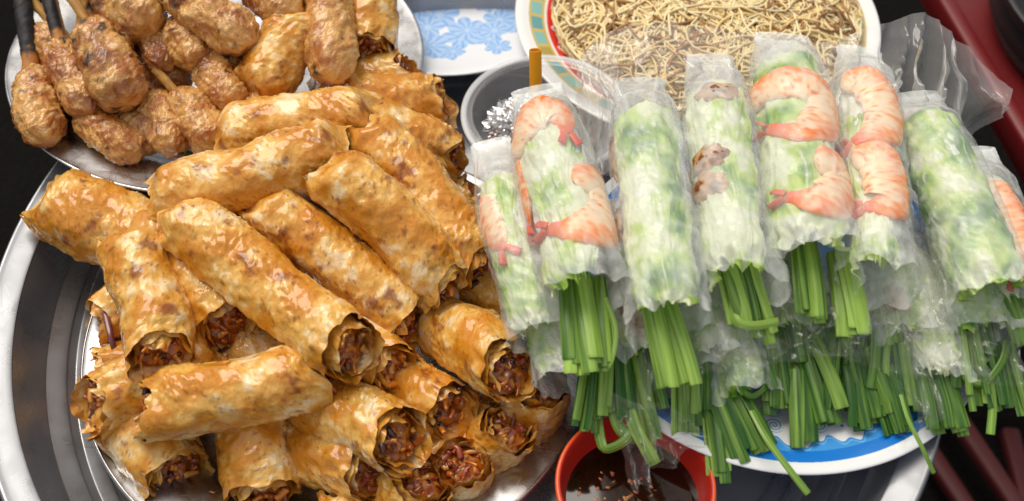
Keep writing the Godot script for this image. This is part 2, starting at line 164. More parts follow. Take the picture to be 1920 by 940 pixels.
class Geo:
	var v := PackedVector3Array()
	var c := PackedColorArray()
	var t := PackedVector2Array()
	var ix := PackedInt32Array()

	func put(p: Vector3, col := Color.WHITE, uv := Vector2.ZERO) -> void:
		v.append(p)
		c.append(col)
		t.append(uv)

	# joins the last nu * nv vertices (u runs fastest) into a grid
	func grid(nu: int, nv: int, closed := false, turned := false) -> void:
		var s := v.size() - nu * nv
		for j in nv - 1:
			for i in (nu if closed else nu - 1):
				var a := s + j * nu + i
				var b := s + j * nu + (i + 1) % nu
				var e := s + (j + 1) * nu + (i + 1) % nu
				var d := s + (j + 1) * nu + i
				if turned:
					ix.append_array([a, b, e, a, e, d])
				else:
					ix.append_array([a, e, b, a, d, e])

	func mesh(m: Material, flat := false) -> ArrayMesh:
		var vv := v
		var cc := c
		var tt := t
		var ii := ix
		if flat:
			vv = PackedVector3Array()
			cc = PackedColorArray()
			tt = PackedVector2Array()
			ii = PackedInt32Array()
			for k in ix.size():
				vv.append(v[ix[k]])
				cc.append(c[ix[k]])
				tt.append(t[ix[k]])
				ii.append(k)
		var n := PackedVector3Array()
		n.resize(vv.size())
		for k in range(0, ii.size(), 3):
			var a := ii[k]
			var b := ii[k + 1]
			var e := ii[k + 2]
			var w := (vv[e] - vv[a]).cross(vv[b] - vv[a])
			n[a] += w
			n[b] += w
			n[e] += w
		for k in n.size():
			n[k] = n[k].normalized() if n[k].length_squared() > 0.0 else Vector3.UP
		var arr := []
		arr.resize(Mesh.ARRAY_MAX)
		arr[Mesh.ARRAY_VERTEX] = vv
		arr[Mesh.ARRAY_NORMAL] = n
		arr[Mesh.ARRAY_COLOR] = cc
		arr[Mesh.ARRAY_TEX_UV] = tt
		arr[Mesh.ARRAY_INDEX] = ii
		var me := ArrayMesh.new()
		me.add_surface_from_arrays(Mesh.PRIMITIVE_TRIANGLES, arr)
		me.surface_set_material(0, m)
		return me


func numbered(called: String) -> String:
	var k: int = used.get(called, 0)
	used[called] = k + 1
	return called if k == 0 else "%s_%03d" % [called, k]


func thing(called: String, label: String, category: String, where: Vector3, group := "") -> Node3D:
	var o := Node3D.new()
	o.name = numbered(called)
	add_child(o)
	o.position = where
	o.set_meta("label", label)
	o.set_meta("category", category)
	if group:
		o.set_meta("group", group)
	return o


func part(called: String, g: Geo, m: Material, parent: Node3D, flat := false, stuff := false) -> MeshInstance3D:
	var o := MeshInstance3D.new()
	o.name = called
	o.mesh = g.mesh(m, flat)
	parent.add_child(o, true)
	if stuff:
		o.set_meta("kind", "stuff")
	return o


func structure(called: String, g: Geo, m: Material) -> MeshInstance3D:
	var o := part(called, g, m, self)
	o.set_meta("kind", "structure")
	return o


func lin(r: float, g: float, b: float) -> Color:
	return Color(r, g, b).linear_to_srgb()


func mat(col: Color, rough: float, more := {}) -> StandardMaterial3D:
	var m := StandardMaterial3D.new()
	m.albedo_color = col.linear_to_srgb()
	m.albedo_color.a = col.a
	m.roughness = rough
	for k in more:
		m.set(k, more[k])
	return m


func relief(m: StandardMaterial3D, tex: Texture2D, scale: float, cm: float) -> StandardMaterial3D:
	m.uv1_triplanar = true
	m.uv1_scale = Vector3.ONE * scale
	m.heightmap_enabled = true
	m.heightmap_texture = tex
	m.heightmap_scale = cm
	return m


func noise_tex(n: FastNoiseLite, size: int, freq: float) -> ImageTexture:
	var f := n.frequency
	n.frequency = freq
	var im := n.get_seamless_image(size, size)
	n.frequency = f
	return ImageTexture.create_from_image(im)


func ss(a: float, b: float, x: float) -> float:
	var t := clampf((x - a) / (b - a), 0.0, 1.0)
	return t * t * (3.0 - 2.0 * t)


func catmull(p: Array, t: float):
	var n := p.size() - 1
	var f := clampf(t, 0.0, 1.0) * n
	var i := mini(int(f), n - 1)
	f -= i
	var a = p[maxi(i - 1, 0)]
	var b = p[i]
	var c = p[i + 1]
	var d = p[mini(i + 2, n)]
	return 0.5 * ((b * 2.0) + (c - a) * f + (a * 2.0 - b * 5.0 + c * 4.0 - d) * f * f + (b * 3.0 - a - c * 3.0 + d) * f * f * f)


# a bent tube with rounded ends
func tube(g: Geo, pts: Array, r0: float, r1: float, col: Color, sides := 5, steps := 7, flat := 1.0, col2 = null) -> void:
	var ref := Vector3(0.31, 0.82, 0.47).normalized()
	var rows := steps + 3
	for j in rows:
		var t := clampf((j - 1.0) / steps, 0.0, 1.0)
		var p: Vector3 = catmull(pts, t)
		var q: Vector3 = catmull(pts, minf(t + 0.02, 1.0)) - catmull(pts, maxf(t - 0.02, 0.0))
		var ex := q.normalized()
		var ey := (ref - ex * ref.dot(ex)).normalized()
		var ez := ex.cross(ey)
		var r := lerpf(r0, r1, t)
		if j == 0 or j == rows - 1:
			r *= 0.25
			p += ex * r * (-0.6 if j == 0 else 0.6)
		for i in sides:
			var a := TAU * i / sides
			g.put(p + ey * cos(a) * r * flat + ez * sin(a) * r, col if col2 == null else col.lerp(col2, t))
	g.grid(sides, rows, true)


# a surface turned round the y axis from [radius, height] pairs that run from the under side over the rim to the upper side
func lathe(g: Geo, prof: Array, sides := 128, at := Vector3.ZERO, fine := 3) -> void:
	var list := []
	var n := prof.size() - 1
	for k in n * fine + 1:
		list.append(catmull(prof, float(k) / (n * fine)))
	for q in list:
		for i in sides:
			var a := TAU * i / sides
			var r: float = maxf(q.x, 0.00005)
			g.put(at + Vector3(r * cos(a), q.y, -r * sin(a)), Color.WHITE, Vector2(r * cos(a), r * sin(a)))
	g.grid(sides, list.size(), true)


func bar(g: Geo, a: Vector3, b: Vector3, w: float, h: float, col := Color.WHITE) -> void:
	var ex := (b - a).normalized()
	var ez := ex.cross(Vector3.UP).normalized()
	var ey := ez.cross(ex)
	var c := minf(w, h) * 0.2
	var ring := [Vector2(w / 2, h / 2 - c), Vector2(w / 2 - c, h / 2), Vector2(-w / 2 + c, h / 2), Vector2(-w / 2, h / 2 - c), Vector2(-w / 2, -h / 2 + c), Vector2(-w / 2 + c, -h / 2), Vector2(w / 2 - c, -h / 2), Vector2(w / 2, -h / 2 + c)]
	for j in 4:
		var p := a if j < 2 else b
		var k := 0.001 if j == 0 or j == 3 else 1.0
		for q in ring:
			g.put(p + (ez * q.x + ey * q.y) * k, col)
	g.grid(8, 4, true, true)


func _ready() -> void:
	# camera
	var cam := Camera3D.new()
	cam.name = "camera"
	add_child(cam)
	var look := CameraAttributesPhysical.new()
	look.frustum_focal_length = 50.0
	look.frustum_focus_distance = 0.565
	look.exposure_aperture = 9.0
	cam.attributes = look
	cam.fov = 26.0
	cam.near = 0.02
	cam.far = 60.0
	cam.look_at_from_position(Vector3(0.0, 0.5186, 0.3817), Vector3(0.0, 0.03, 0.0))
	# an overcast street: a pale sky, brightest overhead
	var env := Environment.new()
	env.background_mode = Environment.BG_SKY
	var sky_look := ProceduralSkyMaterial.new()
	sky_look.sky_top_color = Color(0.95, 0.97, 1.0)
	sky_look.sky_horizon_color = Color(0.62, 0.62, 0.63)
	sky_look.sky_curve = 0.35
	sky_look.sky_energy_multiplier = 0.67
	sky_look.ground_bottom_color = Color(0.12, 0.11, 0.1)
	sky_look.ground_horizon_color = Color(0.22, 0.2, 0.19)
	var sky := Sky.new()
	sky.sky_material = sky_look
	env.sky = sky
	env.tonemap_mode = Environment.TONE_MAPPER_LINEAR
	env.tonemap_exposure = 1.55
	env.sdfgi_enabled = true
	env.ssao_enabled = true
	env.ssil_enabled = true
	var world := WorldEnvironment.new()
	world.name = "overcast_sky"
	world.environment = env
	add_child(world)
	var sun := DirectionalLight3D.new()
	sun.name = "hazy_sun"
	sun.light_energy = 0.5
	sun.light_color = Color(1.0, 0.97, 0.92)
	sun.light_angular_distance = 40.0
	sun.shadow_enabled = true
	add_child(sun)
	sun.look_at_from_position(Vector3(-0.35, 1.0, -0.45), Vector3.ZERO)

	n_soft.seed = 3
	n_soft.noise_type = FastNoiseLite.TYPE_SIMPLEX_SMOOTH
	n_soft.frequency = 1.0
	n_soft.fractal_type = FastNoiseLite.FRACTAL_NONE
	n_fine.seed = 8
	n_fine.frequency = 1.0
	n_fine.fractal_octaves = 4
	n_cell.seed = 5
	n_cell.noise_type = FastNoiseLite.TYPE_CELLULAR
	n_cell.cellular_return_type = FastNoiseLite.RETURN_DISTANCE2_SUB
	n_cell.fractal_type = FastNoiseLite.FRACTAL_NONE
	n_cell.frequency = 1.0
	n_ridge.seed = 21
	n_ridge.fractal_type = FastNoiseLite.FRACTAL_RIDGED
	n_ridge.fractal_octaves = 3
	n_ridge.frequency = 1.0
	make_materials()
	build_surroundings()
	build_dishes()
	var k := 0
	for f in fried:
		fried_roll(f)
		k += 1
	for m in meats:
		skewer(m)
	for s in sticks:
		loose_stick(s)
	var rolls := {}
	for s in summer:
		rolls[s.name] = summer_roll(s)
	build_chives(rolls)
	var scrap := thing("chive_scrap", "short green chive scrap on the steel plate below the meat skewers", "chive", Vector3(-0.1864, 0.0660, -0.0411))
	var sg := Geo.new()
	rng.seed = 66
	leaf(sg, [Vector3.ZERO, Vector3(0.0066, 0.0000, 0.0029), Vector3(0.0149, 0.0000, 0.0041)], 0.006, 0.1)
	part("blade", sg, M.chive, scrap)
	build_noodles()
	build_cup()
	build_sauce()
	for f in films:
		film(f)


func make_materials() -> void:
	var crease := noise_tex(n_ridge, 512, 0.018)
	var bumps := noise_tex(n_fine, 512, 0.03)
	var specks := Image.create(512, 512, false, Image.FORMAT_RGB8)
	rng.seed = 77
	specks.fill(Color(1, 1, 1))
	for k in 420:
		var p := Vector2i(rng.randi_range(2, 508), rng.randi_range(2, 508))
		var tone := rng.randf_range(0.25, 0.8)
		var w := 1 + int(rng.randf() < 0.25) + int(rng.randf() < 0.08)
		specks.fill_rect(Rect2i(p, Vector2i(w, w)), Color(tone, tone * 0.75, tone * 0.55))
	var speck_tex := ImageTexture.create_from_image(specks)
	var vc := {"vertex_color_use_as_albedo": true}
	M.wrapper = relief(mat(Color.WHITE, 0.4, vc.merged({"clearcoat_enabled": true, "clearcoat": 0.85, "clearcoat_roughness": 0.1, "metallic_specular": 0.35, "albedo_texture": speck_tex, "subsurf_scatter_enabled": true, "subsurf_scatter_strength": 0.06})), crease, 11.0, 0.085)
	M.filling = mat(Color.WHITE, 0.28, vc.merged({"clearcoat_enabled": true, "clearcoat": 0.6, "clearcoat_roughness": 0.15}))
	M.meat = relief(mat(Color.WHITE, 0.42, vc.merged({"clearcoat_enabled": true, "clearcoat": 0.8, "clearcoat_roughness": 0.14, "subsurf_scatter_enabled": true, "subsurf_scatter_strength": 0.03})), bumps, 40.0, 0.07)
	M.stick = relief(mat(Color.WHITE, 0.6, vc), bumps, 60.0, 0.02)
	M.paper = relief(mat(Color(0.92, 0.94, 0.92, 1.0), 0.3, vc.merged({"transparency": BaseMaterial3D.TRANSPARENCY_ALPHA, "clearcoat_enabled": true, "clearcoat": 1.0, "clearcoat_roughness": 0.08})), crease, 9.0, 0.06)
	M.inside = mat(Color.WHITE, 0.45, vc.merged({"subsurf_scatter_enabled": true, "subsurf_scatter_strength": 0.1}))
	M.shrimp = mat(Color.WHITE, 0.35, vc.merged({"subsurf_scatter_enabled": true, "subsurf_scatter_strength": 0.1}))
	M.lettuce = mat(Color.WHITE, 0.4, vc.merged({"backlight_enabled": true, "backlight": lin(0.2, 0.3, 0.08)}))
	M.chive = mat(Color.WHITE, 0.36, vc)
	M.noodle = mat(Color.WHITE, 0.4, vc)
	M.bag = mat(Color(1, 1, 1, 0.15), 0.08, {"transparency": BaseMaterial3D.TRANSPARENCY_ALPHA})
	M.film = mat(Color(1, 1, 1, 0.03), 0.07, {"transparency": BaseMaterial3D.TRANSPARENCY_ALPHA})
	M.cup = mat(Color(0.95, 0.96, 1.0, 0.1), 0.15, {"transparency": BaseMaterial3D.TRANSPARENCY_ALPHA})
	M.cup_rim = mat(Color(0.9, 0.92, 0.95, 0.45), 0.3, {"transparency": BaseMaterial3D.TRANSPARENCY_ALPHA, "clearcoat_enabled": true})
	var scratch := Image.create(512, 512, false, Image.FORMAT_L8)
	for y in 512:
		for x in 512:
			scratch.set_pixel(x, y, Color.from_hsv(0, 0, clampf(0.55 + 0.4 * n_fine.get_noise_2d(x * 0.012, y * 0.012) + rng.randf_range(-0.04, 0.04), 0, 1)))
	for k in 260:
		var p := Vector2(rng.randf(), rng.randf()) * 512.0
		var d := Vector2.from_angle(rng.randf() * TAU)
		var tone := rng.randf_range(0.2, 1.0)
		for m in rng.randi_range(20, 120):
			var q := p + d * m
			scratch.set_pixel(posmod(int(q.x), 512), posmod(int(q.y), 512), Color(tone, tone, tone))
	var wear := ImageTexture.create_from_image(scratch)
	M.steel = mat(Color(0.50, 0.50, 0.52), 0.55, {"metallic": 1.0, "roughness_texture": wear, "uv1_triplanar": true, "uv1_scale": Vector3.ONE * 9.0})
	M.tray = mat(Color(0.38, 0.39, 0.42), 0.62, {"metallic": 0.75, "roughness_texture": wear, "uv1_triplanar": true, "uv1_scale": Vector3.ONE * 6.0})
	M.foil = mat(Color(0.85, 0.85, 0.86), 0.22, {"metallic": 1.0})
	M.straw = mat(Color(1.0, 0.5, 0.015), 0.5, {"backlight_enabled": true, "backlight": lin(0.5, 0.2, 0.0)})
	M.red = mat(Color(0.16, 0.007, 0.009), 0.45)
	M.dark_red = mat(Color(0.07, 0.004, 0.005), 0.6)  # stool red, darkened in its colour to stand in for shade under the table
	M.bowl = mat(Color(0.62, 0.025, 0.012), 0.25, {"clearcoat_enabled": true, "clearcoat": 0.4})
	M.lip = mat(Color(0.75, 0.1, 0.015), 0.25)
	M.sauce = mat(Color(0.02, 0.005, 0.002), 0.06)
	M.black = mat(Color(0.012, 0.012, 0.014), 0.45)
	M.strap = mat(Color(0.55, 0.54, 0.52), 0.7)
	M.ground = relief(mat(Color(0.010, 0.009, 0.008), 1.0, {"metallic_specular": 0.15}), bumps, 8.0, 0.6)


func shape_noise(p: Vector3, f: float) -> float:
	return n_soft.get_noise_3dv(p * f)


# ---------------------------------------------------------------- fried rolls
func wrapper_color(p: Vector3, blister: float, off: Vector3) -> Color:
	var amber := Color(0.64, 0.245, 0.018)
	var gold := Color(0.84, 0.46, 0.10)
	var pale := Color(0.94, 0.73, 0.44)
	var brown := Color(0.24, 0.045, 0.006)
	var q := p + off
	var a := n_fine.get_noise_3dv(q * 38.0)
	var b := n_fine.get_noise_3dv(q * 120.0 + Vector3(9, 4, 2))
	var c := amber.lerp(gold, ss(-0.3, 0.25, a + b * 0.4))
	c = c.lerp(pale, ss(0.15, 0.4, blister * 0.7 + a * 0.8 + b * 0.5) * 0.8)
	var d := n_fine.get_noise_3dv(q * 55.0 + Vector3(31, 7, 12))
	c = c.lerp(brown, ss(0.3, 0.55, d + b * 0.25) * 0.75)
	var e := n_fine.get_noise_3dv(q * 300.0 + Vector3(1, 17, 2))
	c = c.lerp(brown, ss(0.36, 0.55, e + d * 0.35) * 0.7)
	return c


func fried_roll(f: Array) -> void:
	var a: Vector3 = f[0]
	var b: Vector3 = f[1]
	var r: float = f[2] * 1.09
	rng.seed = f[3] * 131
	var base := (a + b) / 2.0 - Vector3(0, r, 0)
	var o := thing("fried_roll", f[6], "fried roll", base, "fried rolls heaped on the steel plate")
	a -= base
	b -= base
	var along := (b - a).normalized()
	a -= along * (0.0025 if f[4] else 0.0065)
	b += along * (0.0025 if f[5] else 0.0065)
	var length := a.distance_to(b)
	var ex := (b - a) / length
	var ey := (Vector3.UP - ex * ex.y).normalized()
	var ez := ex.cross(ey)
	var off := Vector3(rng.randf(), rng.randf(), rng.randf()) * 20.0
	var bend := (ey * rng.randf_range(-0.5, 1.0) + ez * rng.randf_range(-1, 1)) * length * 0.05
	var g := Geo.new()
	var turn := rng.randf_range(0.6, 2.6)
	sheet(g, a, ex, ey, ez, length, r, 0.0, 1.0, turn, TAU + 0.7, bend, off, f[4], f[5], 104, maxi(40, int(length / 0.0011)))
	for e in 2:
		if f[4 + e]:
			var s0 := 0.0 if e == 0 else 1.0 - minf(0.5, 0.022 / length)
			var s1 := minf(0.5, 0.022 / length) if e == 0 else 1.0
			for k in 2:
				sheet(g, a, ex, ey, ez, length, r * (0.82 - 0.15 * k), s0, s1, turn + 1.7 + k * 2.1, TAU * (0.9 - 0.3 * k), bend, off + Vector3(5, k * 3, 1), 1, 1, 48, 22)
	part("wrapper", g, M.wrapper, o)
	var h := Geo.new()
	for e in 2:
		if f[4 + e]:
			var dir := ex if e == 1 else -ex
			var end: Vector3 = (b if e == 1 else a)
			stuffing(h, end, dir, ey, ez, r)
	if h.v.size():
		part("filling", h, M.filling, o, false, true)
	for w in scraps:
		if w[0] == f[3]:
			var pts := []
			for p in w[1]:
				pts.append(p - base)
			var e := Geo.new()
			tube(e, pts, w[2], w[2] * 0.8, w[3], 8, 14, 0.45, w[3] * 0.6)
			part(w[4], e, M.filling, o)


func sheet(g: Geo, a: Vector3, ex: Vector3, ey: Vector3, ez: Vector3, length: float, r: float, s0: float, s1: float, turn: float, arc: float, bend: Vector3, off: Vector3, oa: int, ob: int, nu: int, nv: int) -> void:
	for j in nv:
		var s := lerpf(s0, s1, float(j) / (nv - 1))
		var ends := Vector2(pow(1.0 - s, 1.0), s)
		var mid := a + ex * length * s + bend * (1.0 - pow(2.0 * s - 1.0, 2))
		var da := s * length
		var db := (1.0 - s) * length
		for i in nu:
			var u := float(i) / (nu - 1)
			var th := turn + arc * u
			var dir := ey * cos(th) + ez * sin(th)
			# torn edges
			var ra := n_soft.get_noise_3dv(off + Vector3(cos(th), sin(th), 3.0) * 1.0) * 0.0045 + n_ridge.get_noise_3dv(off + Vector3(cos(th), sin(th), 8.0) * 0.7) * 0.0012
			var rb := n_soft.get_noise_3dv(off + Vector3(cos(th), sin(th), 13.0) * 1.0) * 0.0045 + n_ridge.get_noise_3dv(off + Vector3(cos(th), sin(th), 18.0) * 0.7) * 0.0012
			var slide := rb * ss(0.02, 0.0, db) - ra * ss(0.02, 0.0, da)
			var cut := dir.y * r * 0.42
			slide += cut * (ss(0.024, 0.0, da) * oa - ss(0.024, 0.0, db) * ob)
			var p := mid + ex * slide + dir * r
			var q := p + off
			var rr := r * (1.0 + 0.10 * n_soft.get_noise_3dv(q * 26.0) + 0.035 * n_soft.get_noise_3dv(q * 70.0))
			rr += r * 0.05 * (u - 0.5) * signf(arc)
			# the sheet's long free edge lifts a little
			rr += r * 0.07 * ss(0.93, 1.0, u)
			# loose pleats run out at the open ends
			var near := maxf(ss(0.014, 0.0, db) * ob, ss(0.014, 0.0, da) * oa)
			rr *= 1.0 - near * 0.07 + near * 0.10 * n_soft.get_noise_3dv(off + Vector3(cos(th), sin(th), 4.0) * 2.2)
			# tucked ends are pinched shut
			var shut := maxf(ss(r * 0.9, 0.0, db) * (1 - ob), ss(r * 0.9, 0.0, da) * (1 - oa))
			dir = ey * cos(th) * (1.0 - 0.86 * shut * shut) + ez * sin(th) * (1.0 - 0.22 * shut * shut)
			var rough := ss(-0.25, 0.35, n_soft.get_noise_3dv(q * 34.0 + Vector3(3, 3, 3)))
			var blister := n_cell.get_noise_3dv(q * 170.0 + Vector3.ONE * n_soft.get_noise_3dv(q * 120.0))
			var cr := n_ridge.get_noise_3dv(q * 60.0)
			rr += ((blister + 0.6) * 0.0013 + n_ridge.get_noise_3dv(q * 130.0) * 0.0009) * rough + cr * 0.0011
			var pp := mid + ex * slide + dir * rr
			g.put(pp, wrapper_color(pp, (blister + 0.5) * (0.4 + rough) + cr * 0.3, off))
	g.grid(nu, nv, false)


func stuffing(h: Geo, end: Vector3, dir: Vector3, ey: Vector3, ez: Vector3, r: float) -> void:
	end -= dir * 0.002
	var lean := dir * -0.4
	var cols := [Color(0.20, 0.04, 0.008), Color(0.42, 0.09, 0.01), Color(0.72, 0.22, 0.012), Color(0.60, 0.26, 0.05), Color(0.06, 0.014, 0.007), Color(0.30, 0.05, 0.025)]
	# a packed plug
	var off := Vector3(rng.randf(), rng.randf(), rng.randf()) * 9.0
	var nu := 26
	for j in 8:
		var k := j / 7.0
		for i in nu:
			var th := -TAU * i / nu
			var d := ey * cos(th) + ez * sin(th) * (1.0 if dir.dot(ey.cross(ez)) > 0 else -1.0)
			var p := end - dir * (0.004 * k * k + 0.0006) + d * r * 0.8 * k + lean * (d.y * r * k)
			var w := n_fine.get_noise_3dv((p + off) * 190.0)
			p += dir * w * 0.0045
			h.put(p, cols[0].lerp(cols[2], ss(-0.25, 0.5, n_fine.get_noise_3dv((p + off) * 330.0))))
	h.grid(nu, 8, true, true)
	for k in 34:
		var rad := sqrt(rng.randf()) * r * 0.66
		var an := rng.randf() * TAU
		var rim := ey * cos(an) + ez * sin(an)
		var p := end - dir * rng.randf_range(-0.0015, 0.006) + rim * rad + lean * rim.y * rad
		var side := (ey * rng.randf_range(-1, 1) + ez * rng.randf_range(-1, 1))
		var d := (dir * rng.randf_range(-0.1, 0.7) + side).normalized()
		var l := rng.randf_range(0.002, 0.0075)
		var w := rng.randf_range(0.0007, 0.0021)
		var curl := Vector3(rng.randf_range(-1, 1), rng.randf_range(-1, 1), rng.randf_range(-1, 1)) * l * 0.5
		tube(h, [p - d * l * 0.6, p + curl * 0.6, p + d * l * 0.5 + dir * l * 0.15], w, w * 0.7, cols[rng.randi() % 6], 5, 5, rng.randf_range(0.5, 1.0))


# ---------------------------------------------------------------- grilled meat
func skewer(f: Array) -> void:
	var a: Vector3 = f[0]
	var b: Vector3 = f[1]
	var r: float = f[2] * 0.96
	var base := (a + b) / 2.0 - Vector3(0, r, 0)
	var o := thing("meat_skewer", f[5], "meat skewer", base, "grilled meat skewers heaped on the steel plate")
	a -= base
	b -= base
	rng.seed = int(absf(f[0].x) * 99991.0) + 7
	var off := Vector3(rng.randf(), rng.randf(), rng.randf()) * 20.0
	var ex := (b - a).normalized()
	a -= ex * r * 0.62
	b += ex * r * 0.6
	var length := a.distance_to(b)
	var ey := (Vector3.UP - ex * ex.y).normalized()
	var ez := ex.cross(ey)
	var g := Geo.new()
	var nu := 72
	var nv := 64
	var char_: float = f[3]
	for j in nv:
		var s := float(j) / (nv - 1)
		var x := 2.0 * s - 1.0
		var prof := pow(maxf(0.0, 1.0 - pow(absf(x), 3.4)), 0.5) * (0.92 + 0.12 * s)
		for i in nu:
			var th := TAU * i / nu
			var dir := ey * cos(th) + ez * sin(th)
			var p := a + ex * length * s + dir * r * prof
			var q := p + off
			var lump := n_soft.get_noise_3dv(q * 55.0)
			var grain := n_fine.get_noise_3dv(q * 230.0)
			var cellv := n_cell.get_noise_3dv(q * 330.0)
			var rr := r * prof * (1.0 + 0.13 * lump) + (grain * 0.0019 + (cellv + 0.5) * 0.0014) * minf(prof * 2.0, 1.0)
			p = a + ex * (length * s + 0.0015 * n_soft.get_noise_3dv(q * 90.0)) + dir * rr
			var c := Color(0.72, 0.36, 0.09).lerp(Color(0.46, 0.14, 0.016), ss(-0.2, 0.45, n_fine.get_noise_3dv(q * 50.0) + grain * 0.3))
			c = c.lerp(Color(0.88, 0.56, 0.23), ss(0.12, 0.6, n_fine.get_noise_3dv(q * 120.0 + Vector3(5, 5, 5)) + lump * 0.3) * 0.7)
			c = c.lerp(Color(0.24, 0.05, 0.008), ss(0.22 - char_ * 0.6, 0.7 - char_ * 0.5, n_fine.get_noise_3dv(q * 42.0 + Vector3(2, 9, 1)) + grain * 0.2) * 0.85)
			c = c.lerp(Color(0.02, 0.014, 0.012), ss(0.46 - char_ * 0.26, 0.60 - char_ * 0.22, n_fine.get_noise_3dv(q * 75.0 + Vector3(8, 3, 1))) * 0.92)
			g.put(p, c)
	g.grid(nu, nv, true)
	part("meat", g, M.meat, o)
	if f[4].size():
		var h := Geo.new()
		var tip: Vector3 = f[4][0] - base
		rod(h, a + ex * r * 0.6, tip, f[4][1], f[4][2] == 0)
		part("stick", h, M.stick, o)


func rod(h: Geo, a: Vector3, b: Vector3, r: float, burnt: bool) -> void:
	var ex := (b - a).normalized()
	var ey := (Vector3.UP - ex * ex.y).normalized()
	var ez := ex.cross(ey)
	var length := a.distance_to(b)
	for j in 50:
		var s := j / 49.0
		for i in 20:
			var th := TAU * i / 20
			var dir := ey * cos(th) + ez * sin(th)
			var p := a + ex * length * s + dir * r * (0.85 + 0.15 * s)
			var w := n_fine.get_noise_3dv(Vector3(th * 0.0, 0, 0) + p * 160.0)
			p += dir * w * r * 0.16
			var c := Color(0.55, 0.30, 0.06).lerp(Color(0.36, 0.16, 0.03), ss(-0.3, 0.4, n_fine.get_noise_3dv(dir * 3.0 + Vector3(s * 2.0, 0, 0))))
			if burnt:
				var dark := ss(0.16, 0.30, s + w * 0.15) * ss(1.25, 0.85, s + w * 0.4)
				c = Color(0.5, 0.2, 0.04).lerp(Color(0.018, 0.015, 0.016), dark)
			h.put(p, c)
	h.grid(20, 50, true)
	for i in 20:
		h.put(b, Color(0.4, 0.22, 0.08))
	var s0 := h.v.size() - 40
	for i in 20:
		h.ix.append_array([s0 + i, s0 + 20 + i, s0 + (i + 1) % 20])


func loose_stick(f: Array) -> void:
	var base: Vector3 = f[1]
	var o := thing("skewer_stick", f[4], "stick", base, "skewer sticks in the meat heap")
	var h := Geo.new()
	rod(h, Vector3.ZERO, f[0] - base, f[2], f[3] == 0)
	part("shaft", h, M.stick, o)


